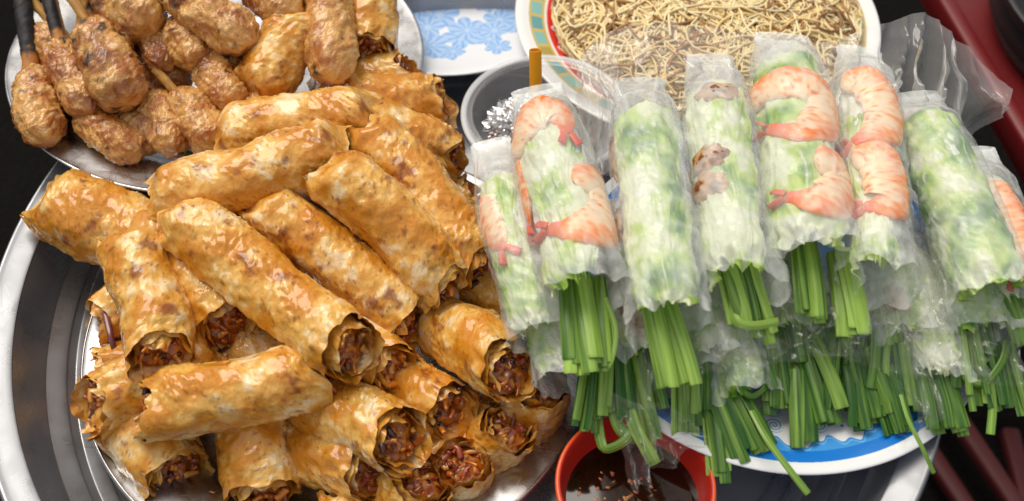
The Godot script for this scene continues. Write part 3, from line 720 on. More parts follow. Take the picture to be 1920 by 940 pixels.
# ---------------------------------------------------------------- rice paper rolls
func summer_roll(s: Dictionary) -> Node3D:
	var a: Vector3 = s.a
	var b: Vector3 = s.b
	var r: float = s.r
	var base := (a + b) / 2.0 - Vector3(0, r, 0)
	var o := thing("rice_paper_roll", s.label, "spring roll", base, "fresh rice paper rolls on the blue plate")
	a -= base
	b -= base
	rng.seed = int(absf(s.a.x) * 77773.0) + int(absf(s.a.z) * 5555.0)
	var off := Vector3(rng.randf(), rng.randf(), rng.randf()) * 20.0
	var length := a.distance_to(b)
	var ex := (b - a) / length
	var t := Vector3(0, 0.788, 0.616)
	var ey := (t - ex * t.dot(ex)).normalized()
	var ez := -ex.cross(ey)
	# noodles packed inside
	var g := Geo.new()
	for j in 60:
		var k := j / 59.0
		var prof := pow(maxf(0.0, 1.0 - pow(absf(2.0 * k - 1.0), 5.0)), 0.5)
		for i in 110:
			var th := TAU * i / 110
			var dir := ey * cos(th) + ez * sin(th)
			var p := a + ex * lerpf(0.006, length - 0.014, k) + dir * r * 0.8 * prof * lerpf(0.76, 1.0, ss(-0.01, 0.045, length * k))
			var w := n_fine.get_noise_3dv((p + off) * 90.0)
			p += dir * (w * 0.0016 + n_ridge.get_noise_3dv(off + Vector3(th * 5.0, k * 5.0 + th * 0.6, 0.0)) * 0.0011) * prof
			g.put(p, Color(0.86, 0.86, 0.80).lerp(Color(0.68, 0.73, 0.55), ss(-0.1, 0.4, n_fine.get_noise_3dv((p + off) * 60.0 + Vector3(4, 4, 4)))))
	g.grid(110, 60, true, true)
	part("vermicelli", g, M.inside, o)
	# lettuce leaf wrapped round the noodles
	var green: float = s.green
	g = Geo.new()
	var lo := rng.randf_range(-1.6, -0.6) - green * 1.2
	var hi := rng.randf_range(-0.2, 0.5) + green * 1.5
	var x0 := 0.010 + (1.0 - green) * length * rng.randf_range(0.1, 0.45)
	var x1 := length + 0.002
	var nu := 84
	var nv := 84
	for j in nv:
		var k := j / (nv - 1.0)
		for i in nu:
			var u := i / (nu - 1.0)
			var wob := n_soft.get_noise_3dv(off + Vector3(u * 2.0, k * 2.0, 1.0))
			var th := lerpf(lo, hi, u) + 0.5 * wob * (absf(2.0 * u - 1.0))
			var dir := ey * cos(th) + ez * sin(th)
			var edge := (n_soft.get_noise_3dv(off + Vector3(u * 5.0, 0, 5.0)) + 0.4 * n_soft.get_noise_3dv(off + Vector3(u * 14.0, 0, 5.0))) * 0.005
			var x := lerpf(x0, x1, k) + edge * (k * k - 0.7 * (1.0 - k) * (1.0 - k))
			var q := a + ex * x + dir * r
			var cr := n_ridge.get_noise_3dv((q + off) * 75.0)
			var frill := ss(0.90, 1.0, k)
			var rr := r * 0.86 * lerpf(0.76, 1.0, ss(-0.01, 0.045, x)) + cr * 0.0008 + n_soft.get_noise_3dv((q + off) * 90.0) * 0.0008
			rr += 0.0012 * n_ridge.get_noise_3dv(off + Vector3(u * 4.0, k * 2.2, 0.0))
			rr *= 1.0 - ss(0.012, 0.0, x) * 0.5
			rr *= 1.0 - frill * 0.24 + frill * 0.3 * n_soft.get_noise_3dv((q + off) * 150.0)
			var p := a + ex * x + dir * rr
			var tone := n_soft.get_noise_3dv((p + off) * 34.0) * 0.6 + 0.3 * n_soft.get_noise_3dv((p + off) * 85.0)
			var vein := n_ridge.get_noise_3dv(off + Vector3(u * 4.0, k * 2.2, 0.0))
			var lush := tone + green * 0.5 - 0.36 + 0.25 * vein
			var c := Color(0.82, 0.86, 0.62).lerp(Color(0.56, 0.72, 0.18), ss(-0.12, 0.06, lush))
			c = c.lerp(Color(0.28, 0.50, 0.05), ss(0.14, 0.34, lush))
			c = c.lerp(Color(0.09, 0.26, 0.02), ss(0.4, 0.56, lush))
			c = c.lerp(Color(0.80, 0.85, 0.58), ss(0.62, 0.8, vein) * 0.8)
			g.put(p, c)
	g.grid(nu, nv, false, true)
	part("lettuce", g, M.lettuce, o)
	for path in s.shrimp:
		shrimp(o, a, ex, ey, ez, r, path, off)
	for q in s.pork:
		pork(o, a, ex, ey, ez, r, q, off)
	# the sheet of rice paper: wound more than once round, folded flat at the far end, open at the near end
	g = Geo.new()
	nu = 120
	nv = 96
	var turn := rng.randf_range(0.4, 2.4)
	var flare := rng.randf_range(0.05, 0.16)
	for j in nv:
		var k := j / (nv - 1.0)
		for i in nu:
			var u := i / (nu - 1.0)
			var th := turn + (TAU + 1.6) * u
			var dir := ey * cos(th) + ez * sin(th)
			var hem := n_soft.get_noise_3dv(off + Vector3(cos(th), sin(th), 2.0) * 0.9) * 0.007 + n_soft.get_noise_3dv(off + Vector3(cos(th), sin(th), 6.0) * 2.4) * 0.002
			var x := lerpf(-0.014, length + 0.006, k)
			x += hem * ss(0.7, 1.0, k) * s.open
			var q := a + ex * x + dir * r
			var cr := n_ridge.get_noise_3dv((q + off) * 48.0)
			var slim := lerpf(0.76, 1.0, ss(-0.01, 0.045, x))
			var rr := r * slim * (1.0 + 0.045 * n_soft.get_noise_3dv((q + off) * 30.0) + 0.03 * u) + cr * 0.0013
			rr += n_ridge.get_noise_3dv((q + off) * Vector3(140, 140, 140)) * 0.0005
			var touch := 0.0
			for path in s.shrimp:
				for e in 13:
					var c2: Vector2 = catmull(path, e / 12.0)
					var far := Vector2(x - c2.x, (fposmod(th - c2.y + PI, TAU) - PI) * r).length() / 0.0128
					if far < 1.0:
						touch = maxf(touch, sqrt(1.0 - far * far))
			rr = maxf(rr, r * 0.855 * slim + 0.0018 + 0.0033 * touch) if touch > 0.0 else rr
			var tail := ss(length - 0.022, length + 0.008, x)
			rr *= 1.0 + tail * (flare * 0.3 + 0.17 * n_soft.get_noise_3dv(off + Vector3(cos(th), sin(th), 1.0) * 1.9))
			# the far end is pressed flat into a fold
			var flat := ss(0.014, -0.012, x)
			var across := ez * sin(th) * rr * (1.0 - 0.12 * flat)
			var high := ey * cos(th) * rr * (1.0 - 0.84 * flat)
			var p := a + ex * x + across + high
			var layers := 0.235 - 0.1 * ss(0.1, 0.6, touch) + 0.25 * ss(0.0, 0.1, flat) + 0.12 * ss(0.2, 0.6, cr) + 0.12 * n_fine.get_noise_3dv((q + off) * 45.0)
			g.put(p, Color(1, 1, 1, clampf(layers, 0.06, 0.7)))
	g.grid(nu, nv, false, true)
	part("rice_paper", g, M.paper, o)
	return o


func shrimp(o: Node3D, a: Vector3, ex: Vector3, ey: Vector3, ez: Vector3, r: float, path: Array, off: Vector3) -> void:
	var g := Geo.new()
	var rc := r * 0.855
	var nu := 28
	var nv := 70
	var wide := 0.0112 if path.size() > 4 else 0.007
	var p0: Vector2 = path[0]
	var p1: Vector2 = path[1] - p0
	var p2: Vector2 = path[2] - p0
	var outer := -signf(p1.x * p2.y - p1.y * p2.x)
	for j in nv:
		var t := j / (nv - 1.0)
		var p: Vector2 = catmull(path, t)
		var q: Vector2 = catmull(path, minf(t + 0.02, 1.0)) - catmull(path, maxf(t - 0.02, 0.0))
		q.y *= rc
		var d := q.normalized()
		var side := Vector2(-d.y, d.x)
		var seg := fmod(t * 6.5, 1.0)
		var w := wide * (0.62 + 0.5 * sin(PI * clampf(t * 0.9 + 0.08, 0, 1))) * (1.0 - 0.55 * ss(0.72, 0.95, t)) * (0.93 + 0.09 * sin(seg * PI))
		w *= sqrt(clampf(t * 14.0, 0.03, 1.0)) * sqrt(clampf((1.0 - t) * 30.0, 0.03, 1.0))
		for i in nu:
			var an := TAU * i / nu
			var s := cos(an)
			var h := sin(an)
			var x := p.x + side.x * s * w
			var th := p.y + side.y * s * w / rc
			var wob := n_fine.get_noise_3dv(off + Vector3(x * 260.0, th * 5.0, 0))
			var rr := rc * lerpf(0.76, 1.0, ss(-0.01, 0.045, x)) + h * w * 0.3 + 0.0012 + wob * 0.0004
			var dir := ey * cos(th) + ez * sin(th)
			var band := ss(0.55, 0.95, seg) + ss(0.12, 0.0, seg)
			var tint := clampf(band * 0.25 + wob * 1.3 + 0.75 * ss(-0.25, 0.6, s * outer) + 0.05 + ss(0.75, 0.9, t) * 0.9 - 0.1, 0.0, 1.0)
			var c := Color(0.93, 0.70, 0.46).lerp(Color(0.95, 0.235, 0.0), tint)
			c = c.lerp(Color(0.78, 0.07, 0.01), maxf(ss(0.82, 0.95, t) * 0.8, 0.6 * ss(0.4, 0.6, wob + absf(s) * 0.25)))
			g.put(a + ex * x + dir * rr, c)
	g.grid(nu, nv, true, true)
	var body := part("shrimp", g, M.shrimp, o)
	# tail fan
	var e: Vector2 = path[path.size() - 1]
	var q2: Vector2 = e - (path[path.size() - 2] as Vector2)
	q2.y *= rc
	q2 = q2.normalized()
	var fan := Geo.new()
	for m in [-1, 1]:
		var pts := []
		for k in 4:
			var l := k * 0.0022
			var sp: float = m * (0.0016 + k * 0.0009)
			var x := e.x + q2.x * l - q2.y * sp
			var th := e.y + (q2.y * l + q2.x * sp) / rc
			pts.append(a + ex * x + (ey * cos(th) + ez * sin(th)) * (rc * lerpf(0.76, 1.0, ss(-0.01, 0.045, x)) + 0.0022))
		tube(fan, pts, 0.0018, 0.0024, Color(0.8, 0.13, 0.04), 8, 8, 0.4, Color(0.68, 0.05, 0.03))
	part("tail_fin", fan, M.shrimp, body)


func pork(o: Node3D, a: Vector3, ex: Vector3, ey: Vector3, ez: Vector3, r: float, q: Array, off: Vector3) -> void:
	var g := Geo.new()
	var rc := r * 0.85
	for j in 20:
		var k := j / 19.0
		for i in 40:
			var an := -TAU * i / 40
			var w := 1.0 + 0.35 * n_fine.get_noise_3dv(off + Vector3(cos(an), sin(an), q[0] * 100.0) * 1.5)
			var x: float = q[0] + cos(an) * q[2] * k * w
			var th: float = q[1] + sin(an) * q[3] * k * w / rc
			var dir := ey * cos(th) + ez * sin(th)
			var p := a + ex * x + dir * (rc * lerpf(0.76, 1.0, ss(-0.01, 0.045, x)) + 0.0012)
			var bump := n_fine.get_noise_3dv((p + off) * 200.0)
			p += dir * (0.0026 * sqrt(maxf(0.0, 1.0 - k * k)) + bump * 0.0009 - 0.001 * k)
			g.put(p, Color(0.56, 0.29, 0.10).lerp(Color(0.20, 0.055, 0.012), ss(-0.15, 0.4, bump + 0.4 * n_fine.get_noise_3dv((p + off) * 70.0))))
	g.grid(40, 20, true, true)
	part("pork_slice", g, M.inside, o)


# ---------------------------------------------------------------- garlic chives
func leaf(g: Geo, pts: Array, w: float, tone: float) -> void:
	var nv := 18
	var nu := 22
	var tilt := rng.randf_range(-0.5, 0.5)
	var off := rng.randf() * 50.0
	var ref := Vector3(0, 0.788, 0.616).rotated(Vector3.RIGHT, tilt).rotated(Vector3.BACK, rng.randf_range(-0.6, 0.6))
	for j in nv + 2:
		var t := clampf((j - 1.0) / (nv - 1.0), 0.0, 1.0)
		var p: Vector3 = catmull(pts, t)
		var d: Vector3 = (catmull(pts, minf(t + 0.03, 1.0)) - catmull(pts, maxf(t - 0.03, 0.0)))
		var ex := d.normalized()
		var ey := (ref - ex * ref.dot(ex)).normalized()
		var ez := ex.cross(ey)
		var closing := 0.12 if j == 0 or j == nv + 1 else 1.0
		for i in nu:
			var an := TAU * i / nu
			var x := cos(an)
			var y := sin(an)
			var thick := 0.10 + 0.08 * absf(y)
			var fold := absf(x) * 0.2
			var q := p + (ez * x * 0.5 * w + ey * (y * thick * 0.5 - fold * 0.5) * w) * closing
			var vein := n_fine.get_noise_2d(x * 4.5 + off, t * 0.5 + off) + 0.35 * ss(0.16, 0.0, absf(x)) * signf(y)
			var c := Color(0.016, 0.095, 0.004).lerp(Color(0.36, 0.56, 0.09), clampf(tone + vein * 0.7, 0.0, 1.0))
			if j <= 0 or j >= nv + 1:
				c = c.lerp(Color(0.45, 0.55, 0.22), 0.4)
			g.put(q, c)
	g.grid(nu, nv + 2, true)


func build_chives(rolls: Dictionary) -> void:
	rng.seed = 4242
	for b in bundles:
		var o: Node3D = rolls[b[0]]
		var p: Vector3 = b[1] - o.position
		var q: Vector3 = b[2] - o.position
		var d := (q - p).normalized()
		var side := d.cross(Vector3(0, 0.788, 0.616)).normalized()
		var lift := side.cross(d).normalized()
		var many: int = int(b[3] * 1.6)
		for k in many:
			var x: float = ((k + 0.5) / many * 2.0 - 1.0) * b[4] + rng.randf_range(-0.2, 0.2) * b[4]
			var y: float = rng.randf_range(-0.5, 0.5) * b[4] * 1.1
			var s := p - d * 0.012 + side * x * 0.75 + lift * y
			var grow := rng.randf_range(0.82, 1.06)
			var e := p + (q - p) * grow + side * (x * 1.15 + rng.randf_range(-0.001, 0.001)) + lift * y
			var m := (s + e) / 2.0 + lift * rng.randf_range(-0.0005, 0.002) + side * rng.randf_range(-0.0012, 0.0012)
			var g := Geo.new()
			leaf(g, [s, s.lerp(m, 0.6), m.lerp(e, 0.4), e - Vector3(0, 0.001, 0)], b[5] * rng.randf_range(0.8, 1.15), clampf(b[6] - 0.08 + rng.randf_range(-0.34, 0.34), 0, 1))
			part("chive_leaf", g, M.chive, o)
	for l in leaves:
		var o: Node3D = rolls[l[0]]
		var pts := []
		for p in l[1]:
			pts.append(p - o.position)
		var g := Geo.new()
		leaf(g, pts, l[2], l[3])
		part("chive_leaf", g, M.chive, o)


# ---------------------------------------------------------------- clear film
func film(f: Array) -> void:
	var base: Vector3 = f[2][0]
	var o := thing("plastic_film", f[0], "plastic film", base, "clear plastic film round the rice paper rolls")
	var g := Geo.new()
	var top := []
	var low := []
	for p in f[1]:
		top.append(p - base)
	for p in f[2]:
		low.append(p - base)
	var wide: float = top[0].distance_to(top[top.size() - 1])
	var nu := clampi(int(wide / 0.0022), 40, 170)
	var nv := 64
	for j in nv:
		var k := j / (nv - 1.0)
		for i in nu:
			var u := i / (nu - 1.0)
			var p: Vector3 = catmull(top, u).lerp(catmull(low, u), k)
			var q := p + base
			var cr := 1.0 - 2.0 * absf(n_soft.get_noise_3dv(Vector3(q.x * 46.0, q.y * 16.0, q.z * 20.0)))
			var cs := 1.0 - 2.0 * absf(n_soft.get_noise_3dv(q * 70.0 + Vector3(4, 8, 1)))
			var pleat := 1.0 - 2.4 * absf(n_soft.get_noise_2d(u * wide * 48.0 + base.x * 50.0, k * 1.1)) - 0.7 * absf(n_soft.get_noise_2d(u * wide * 120.0, k * 1.5 + 7.0))
			var n := Vector3(0.2, 0.75, 0.6)
			p += n * (cr * 0.003 + pleat * 0.012) * (0.25 + 0.75 * sin(PI * clampf(k, 0.0, 0.5)))
			p += Vector3(0.4, 0, 0.5) * n_soft.get_noise_3dv(q * 22.0) * 0.006
			g.put(p)
	g.grid(nu, nv, false, true)
	part("sheet", g, M.bag if f[0].contains("bag") or f[0].contains("flap") else M.film, o)


# ---------------------------------------------------------------- dishes
func build_dishes() -> void:
	var g := Geo.new()
	var tr := thing("steel_tray", "large round stainless steel tray under all the food", "tray", Vector3(-0.024, 0.0, 0.025))
	lathe(g, [Vector2(0, -0.001), Vector2(0.12, -0.001), Vector2(0.200, 0.000), Vector2(0.222, 0.0085), Vector2(0.235, 0.020), Vector2(0.2395, 0.043), Vector2(0.2505, 0.0465), Vector2(0.254, 0.0485), Vector2(0.2525, 0.0515), Vector2(0.249, 0.0505), Vector2(0.240, 0.0480), Vector2(0.2390, 0.0470), Vector2(0.2385, 0.0455), Vector2(0.2335, 0.030), Vector2(0.2305, 0.0235), Vector2(0.2295, 0.0222), Vector2(0.222, 0.0178), Vector2(0.2212, 0.0165), Vector2(0.218, 0.0140), Vector2(0.2170, 0.0138), Vector2(0.211, 0.0112), Vector2(0.2102, 0.0098), Vector2(0.207, 0.0075), Vector2(0.2060, 0.0074), Vector2(0.199, 0.0060), Vector2(0.1982, 0.0048), Vector2(0.190, 0.0030), Vector2(0.189, 0.0016), Vector2(0.15, 0.0012), Vector2(0.08, 0.0012), Vector2(0, 0.0012)], 200, Vector3.ZERO, 4)
	part("basin", g, M.tray, tr)
	steel_plate("steel_plate", "round stainless steel plate heaped with golden fried rolls", Vector3(-0.0926, 0.008, 0.0562), 0.1356, 0.022, -0.05, 0.0)
	steel_plate("steel_plate", "round stainless steel plate holding the grilled meat skewers", Vector3(-0.1838, 0.042, -0.135), 0.127, 0.018, -0.0639, 0.0637)
	var cr := thing("crumbs", "golden crumbs of fried wrapper scattered on the steel plate's bare edge", "crumbs", Vector3(-0.0926, 0.0, 0.0562))
	cr.set_meta("kind", "stuff")
	g = Geo.new()
	rng.seed = 505
	for k in 60:
		var an := rng.randf_range(1.3, 4.2)
		var rad := rng.randf_range(0.100, 0.131)
		var p := Vector3(cos(an) * rad, 0.0, sin(an) * rad)
		p.y = 0.0285 + (rad - 0.115) * 0.22 - p.x * 0.05
		var d := Vector3(rng.randf_range(-1, 1), 0.1, rng.randf_range(-1, 1)).normalized() * rng.randf_range(0.0006, 0.0022)
		tube(g, [p - d, p + Vector3(0, 0.0003, 0), p + d], rng.randf_range(0.0003, 0.001), 0.0004, Color(0.7, 0.3, 0.05).lerp(Color(0.25, 0.06, 0.01), rng.randf()), 5, 4, 0.5)
	part("flakes", g, M.filling, cr, false, true)
	blue_plate()
	floral_plate()
	noodle_plate()


func steel_plate(called: String, label: String, where: Vector3, r: float, h: float, tilt: float, lean: float) -> void:
	var o := thing(called, label, "plate", where)
	o.rotation.z = tilt
	o.rotation.x = -lean
	var g := Geo.new()
	lathe(g, [Vector2(0, 0), Vector2(r * 0.5, 0), Vector2(r * 0.66, 0.0005), Vector2(r * 0.74, h * 0.5), Vector2(r * 0.84, h * 0.82), Vector2(r * 0.97, h * 0.96), Vector2(r * 0.995, h * 0.97), Vector2(r, h), Vector2(r * 0.992, h * 1.04), Vector2(r * 0.975, h), Vector2(r * 0.84, h * 0.88), Vector2(r * 0.74, h * 0.58), Vector2(r * 0.66, 0.0022), Vector2(r * 0.5, 0.0015), Vector2(0, 0.0015)], 160, Vector3.ZERO, 4)
	part("dish", g, M.steel, o)


func plate_shape(r: float, h: float) -> Geo:
	var g := Geo.new()
	lathe(g, [Vector2(0, 0.002), Vector2(r * 0.5, 0.002), Vector2(r * 0.56, 0.0), Vector2(r * 0.6, 0.002), Vector2(r * 0.8, h * 0.55), Vector2(r * 0.97, h * 0.88), Vector2(r, h * 0.95), Vector2(r * 0.997, h * 1.03), Vector2(r * 0.975, h * 1.04), Vector2(r * 0.94, h), Vector2(r * 0.8, h * 0.72), Vector2(r * 0.64, 0.0062), Vector2(r * 0.5, 0.005), Vector2(0, 0.005)], 160, Vector3.ZERO, 3)
	return g


func print_on(g: Geo, r: float, im: Image, rough := 0.2) -> StandardMaterial3D:
	for k in g.t.size():
		g.t[k] = Vector2(0.5 + g.t[k].x / r * 0.5, 0.5 - g.t[k].y / r * 0.5)
	return mat(Color.WHITE, rough, {"albedo_texture": ImageTexture.create_from_image(im), "clearcoat_enabled": true, "clearcoat": 0.5, "clearcoat_roughness": 0.08})


func blue_plate() -> void:
	var r := 0.1098
	var o := thing("melamine_plate", "white melamine plate with a bright blue scrolled border under the rice paper rolls", "plate", Vector3(0.1376, 0.044, 0.0439))
	var g := plate_shape(r, 0.014)
	var n := 1024
	var im := Image.create(n, n, false, Image.FORMAT_RGB8)
	var white := Color(0.86, 0.87, 0.88).linear_to_srgb()
	var blue := Color(0.012, 0.20, 0.68).linear_to_srgb()
	var light := Color(0.06, 0.34, 0.80).linear_to_srgb()
	for y in n:
		for x in n:
			var p := Vector2(x - n / 2.0 + 0.5, y - n / 2.0 + 0.5) / (n / 2.0)
			var d := p.length()
			var an := p.angle()
			var c := white
			if d < 0.945 and d > 0.3:
				c = blue if d > 0.885 else light
				# scalloped lace between the blue border and the blue middle
				var wave := absf(sin(an * 11.0))
				var e := 0.80 + 0.045 * wave + 0.012 * sin(an * 66.0)
				if d < e and d > 0.56 + 0.05 * absf(sin(an * 7.0)):
					c = white
					var sector := fposmod(an * 24.0 / TAU, 1.0) - 0.5
					for row in [0.745, 0.655]:
						var q := Vector2(sector * TAU * row / 24.0, d - row)
						var ring := q.length()
						if ring < 0.042 and fposmod(ring / 0.017 - q.angle() / TAU, 1.0) < 0.34:
							c = light.lerp(white, 0.25)
					var side := fposmod(an * 24.0 / TAU + 0.5, 1.0) - 0.5
					if Vector2(side * 0.2, d - 0.70).length() < 0.014 or Vector2(side * 0.2, d - 0.77).length() < 0.008:
						c = light
				elif d > e and d < e + 0.008:
					c = white
				elif d > e + 0.02 and d < e + 0.026:
					c = light.lerp(white, 0.4)
			im.set_pixel(x, y, c)
	part("dish", g, print_on(g, r, im), o)
	# the plate stands on an upturned steel bowl in the tray
	var s := thing("steel_bowl", "upturned steel bowl propping up the blue bordered plate", "bowl", Vector3(0.1376, 0.0014, 0.0439))
	g = Geo.new()
	lathe(g, [Vector2(0.058, 0.0), Vector2(0.061, 0.001), Vector2(0.06, 0.003), Vector2(0.056, 0.012), Vector2(0.05, 0.03), Vector2(0.044, 0.04), Vector2(0.03, 0.0422), Vector2(0, 0.0422)], 80)
	part("shell", g, M.steel, s)


func floral_plate() -> void:
	var r := 0.09
	var o := thing("floral_plate", "empty white plate printed with pale blue flowers behind the meat", "plate", Vector3(-0.0436, 0.0275, -0.2239))
	var g := plate_shape(r, 0.013)
	var n := 768
	var im := Image.create(n, n, false, Image.FORMAT_RGB8)
	var white := Color(0.84, 0.86, 0.9).linear_to_srgb()
	im.fill(white)
	rng.seed = 12
	var blooms := []
	for k in 110:
		blooms.append([Vector2.from_angle(rng.randf() * TAU) * sqrt(rng.randf()) * 0.88, rng.randf_range(0.09, 0.17), rng.randf() * TAU])
	var soft := Color(0.24, 0.46, 0.86)
	var pale := Color(0.50, 0.66, 0.90)
	for y in n:
		for x in n:
			var p := Vector2(x - n / 2.0 + 0.5, y - n / 2.0 + 0.5) / (n / 2.0)
			var c := Color(0.84, 0.86, 0.9)
			if p.length() < 0.93:
				for b in blooms:
					var q: Vector2 = p - b[0]
					var d: float = q.length() / b[1]
					if d < 1.0:
						var petal := 0.62 + 0.36 * absf(cos(q.angle() * 2.5 + b[2]))
						if d < petal:
							c = soft.lerp(pale, ss(0.2, 0.9, absf(sin(q.angle() * 5.0 + b[2]))) * 0.8)
							if d < 0.2:
								c = pale
			im.set_pixel(x, y, c.linear_to_srgb())
	part("dish", g, print_on(g, r, im), o)


func noodle_plate() -> void:
	var r := 0.1193
	var o := thing("noodle_plate", "white plate with a gold and teal checked rim and red band under the noodles", "plate", Vector3(0.1215, 0.033, -0.1826))
	var g := plate_shape(r, 0.018)
	var n := 1024
	var im := Image.create(n, n, false, Image.FORMAT_RGB8)
	var white := Color(0.86, 0.86, 0.85)
	for y in n:
		for x in n:
			var p := Vector2(x - n / 2.0 + 0.5, y - n / 2.0 + 0.5) / (n / 2.0)
			var d := p.length()
			var an := p.angle()
			var c := white
			if d > 0.84 and d < 0.925:
				c = Color(0.62, 0.46, 0.13)
				var f := fposmod(an * 44.0 / TAU, 1.0)
				if f > 0.1 and f < 0.9 and d > 0.853 and d < 0.912:
					c = [Color(0.12, 0.36, 0.38), Color(0.42, 0.32, 0.06), Color(0.24, 0.5, 0.46)][int(fposmod(an * 44.0 / TAU, 3.0))]
			elif d > 0.55 and d <= 0.825:
				c = Color(0.72, 0.035, 0.03)
				# white scrolls on the red band
				var s := fposmod(an * 30.0 / TAU, 1.0) - 0.5
				for row in [0.775, 0.705]:
					var q := Vector2(s * TAU * row / 30.0, d - row)
					var ring := q.length()
					if absf(ring - 0.022 - 0.006 * sin(q.angle() * 2.0)) < 0.0065 and q.angle() > -2.2:
						c = white
			im.set_pixel(x, y, c.linear_to_srgb())
	part("dish", g, print_on(g, r, im), o)


func build_noodles() -> void:
	rng.seed = 99
	var at := Vector3(0.1275, 0.038, -0.1846)
	var o := thing("noodle_heap", "heap of pale fried vermicelli and shredded vegetables on the red banded plate", "noodles", at)
	o.set_meta("kind", "stuff")
	var g := Geo.new()
	# the packed middle of the heap
	for j in 24:
		var k := j / 23.0
		for i in 60:
			var th := TAU * i / 60
			var p := Vector3(cos(th) * 0.1 * k, 0.0, -sin(th) * 0.1 * k)
			p.y = 0.03 * sqrt(maxf(0.0, 1.0 - k * k)) + 0.005 * n_fine.get_noise_3dv(p * 60.0)
			g.put(p, Color(0.7, 0.46, 0.17).lerp(Color(0.85, 0.66, 0.35), ss(-0.2, 0.4, n_fine.get_noise_3dv(p * 150.0))))
	g.grid(60, 24, true, true)
	part("packed_noodles", g, M.noodle, o, false, true)
	g = Geo.new()
	for k in 2200:
		var rad := sqrt(rng.randf()) * 0.1
		var an := rng.randf() * TAU
		var c := Vector3(cos(an) * rad, 0, sin(an) * rad)
		var dir := rng.randf() * TAU
		var curl := rng.randf_range(-85, 85)
		var l := rng.randf_range(0.04, 0.09)
		var lift := rng.randf_range(-0.001, 0.007)
		var pts := []
		for m in 7:
			var s := (m / 6.0 - 0.5) * l
			var a := dir + s * curl
			var p := c + Vector3(cos(a), 0, sin(a)) * s
			p += Vector3(rng.randf_range(-1, 1), 0, rng.randf_range(-1, 1)) * 0.0016
			if Vector2(p.x, p.z).length() > 0.1:
				p *= 0.1 / Vector2(p.x, p.z).length()
			var kk := minf(1.0, Vector2(p.x, p.z).length() / 0.106)
			p.y = 0.032 * sqrt(1.0 - kk * kk) + lift + rng.randf_range(-0.0015, 0.0025)
			pts.append(p)
		var tone := rng.randf()
		var col := Color(0.90, 0.66, 0.27).lerp(Color(0.95, 0.84, 0.55), rng.randf())
		if tone < 0.12:
			col = Color(0.42, 0.2, 0.06)
		elif tone < 0.2:
			col = Color(0.3, 0.15, 0.06)
		var w := rng.randf_range(0.0005, 0.001)
		tube(g, pts, w, w, col, 6, 18)
	part("noodle_strands", g, M.noodle, o, false, true)


func build_cup() -> void:
	var where := Vector3(0.0196, 0.0055, -0.0702)
	var o := thing("plastic_cup", "clear plastic cup holding crumpled foil and the orange straw", "cup", where)
	var g := Geo.new()
	lathe(g, [Vector2(0, 0), Vector2(0.03, 0), Vector2(0.034, 0.003), Vector2(0.038, 0.03), Vector2(0.0425, 0.06), Vector2(0.0435, 0.0625), Vector2(0.046, 0.063), Vector2(0.0468, 0.0645), Vector2(0.046, 0.066), Vector2(0.0435, 0.0655), Vector2(0.042, 0.063), Vector2(0.0372, 0.03), Vector2(0.0332, 0.004), Vector2(0.03, 0.001), Vector2(0, 0.001)], 96, Vector3.ZERO, 4)
	part("shell", g, M.cup, o)
	g = Geo.new()
	var ringc := []
	for k in 9:
		var a := TAU * k / 8.0
		ringc.append(Vector2(0.0478 + 0.0018 * cos(a - 2.0), 0.0648 + 0.0012 * sin(a - 2.0)))
	lathe(g, ringc, 96)
	part("rim", g, M.cup_rim, o)
	var f := thing("crumpled_foil", "ball of crumpled silver foil inside the clear cup", "foil", where + Vector3(-0.015, 0.026, -0.004))
	g = Geo.new()
	for j in 44:
		var ph := PI * j / 43.0
		for i in 64:
			var th := TAU * i / 64
			var d := Vector3(sin(ph) * cos(th), -cos(ph), -sin(ph) * sin(th))
			var rr := 0.0225 * (1.0 + 0.30 * n_cell.get_noise_3dv(d * 3.6) + 0.24 * n_ridge.get_noise_3dv(d * 2.6) + 0.10 * n_cell.get_noise_3dv(d * 9.0))
			g.put(Vector3(0, 0.024, 0) + d * rr * Vector3(1.08, 0.85, 1.05))
	g.grid(64, 44, true)
	part("crumple", g, M.foil, f, true)
	var s := thing("drinking_straw", "orange plastic drinking straw standing in the cup", "straw", Vector3(0.0155, 0.02, -0.055))
	g = Geo.new()
	var tip := Vector3(0.0133, 0.1005, -0.0905) - s.position
	var ex := tip.normalized()
	var ey := (Vector3.BACK - ex * ex.z).normalized()
	var ez := ex.cross(ey)
	for j in 6:
		var r := [0.0036, 0.0036, 0.0036, 0.0034, 0.0031, 0.0031][j] as float
		var x := [0.0, 0.5, 0.997, 1.0, 0.997, 0.4][j] as float
		for i in 28:
			var th := TAU * i / 28
			g.put(tip * x + (ey * cos(th) + ez * sin(th)) * r)
	g.grid(28, 6, true)
	part("tube", g, M.straw, s)


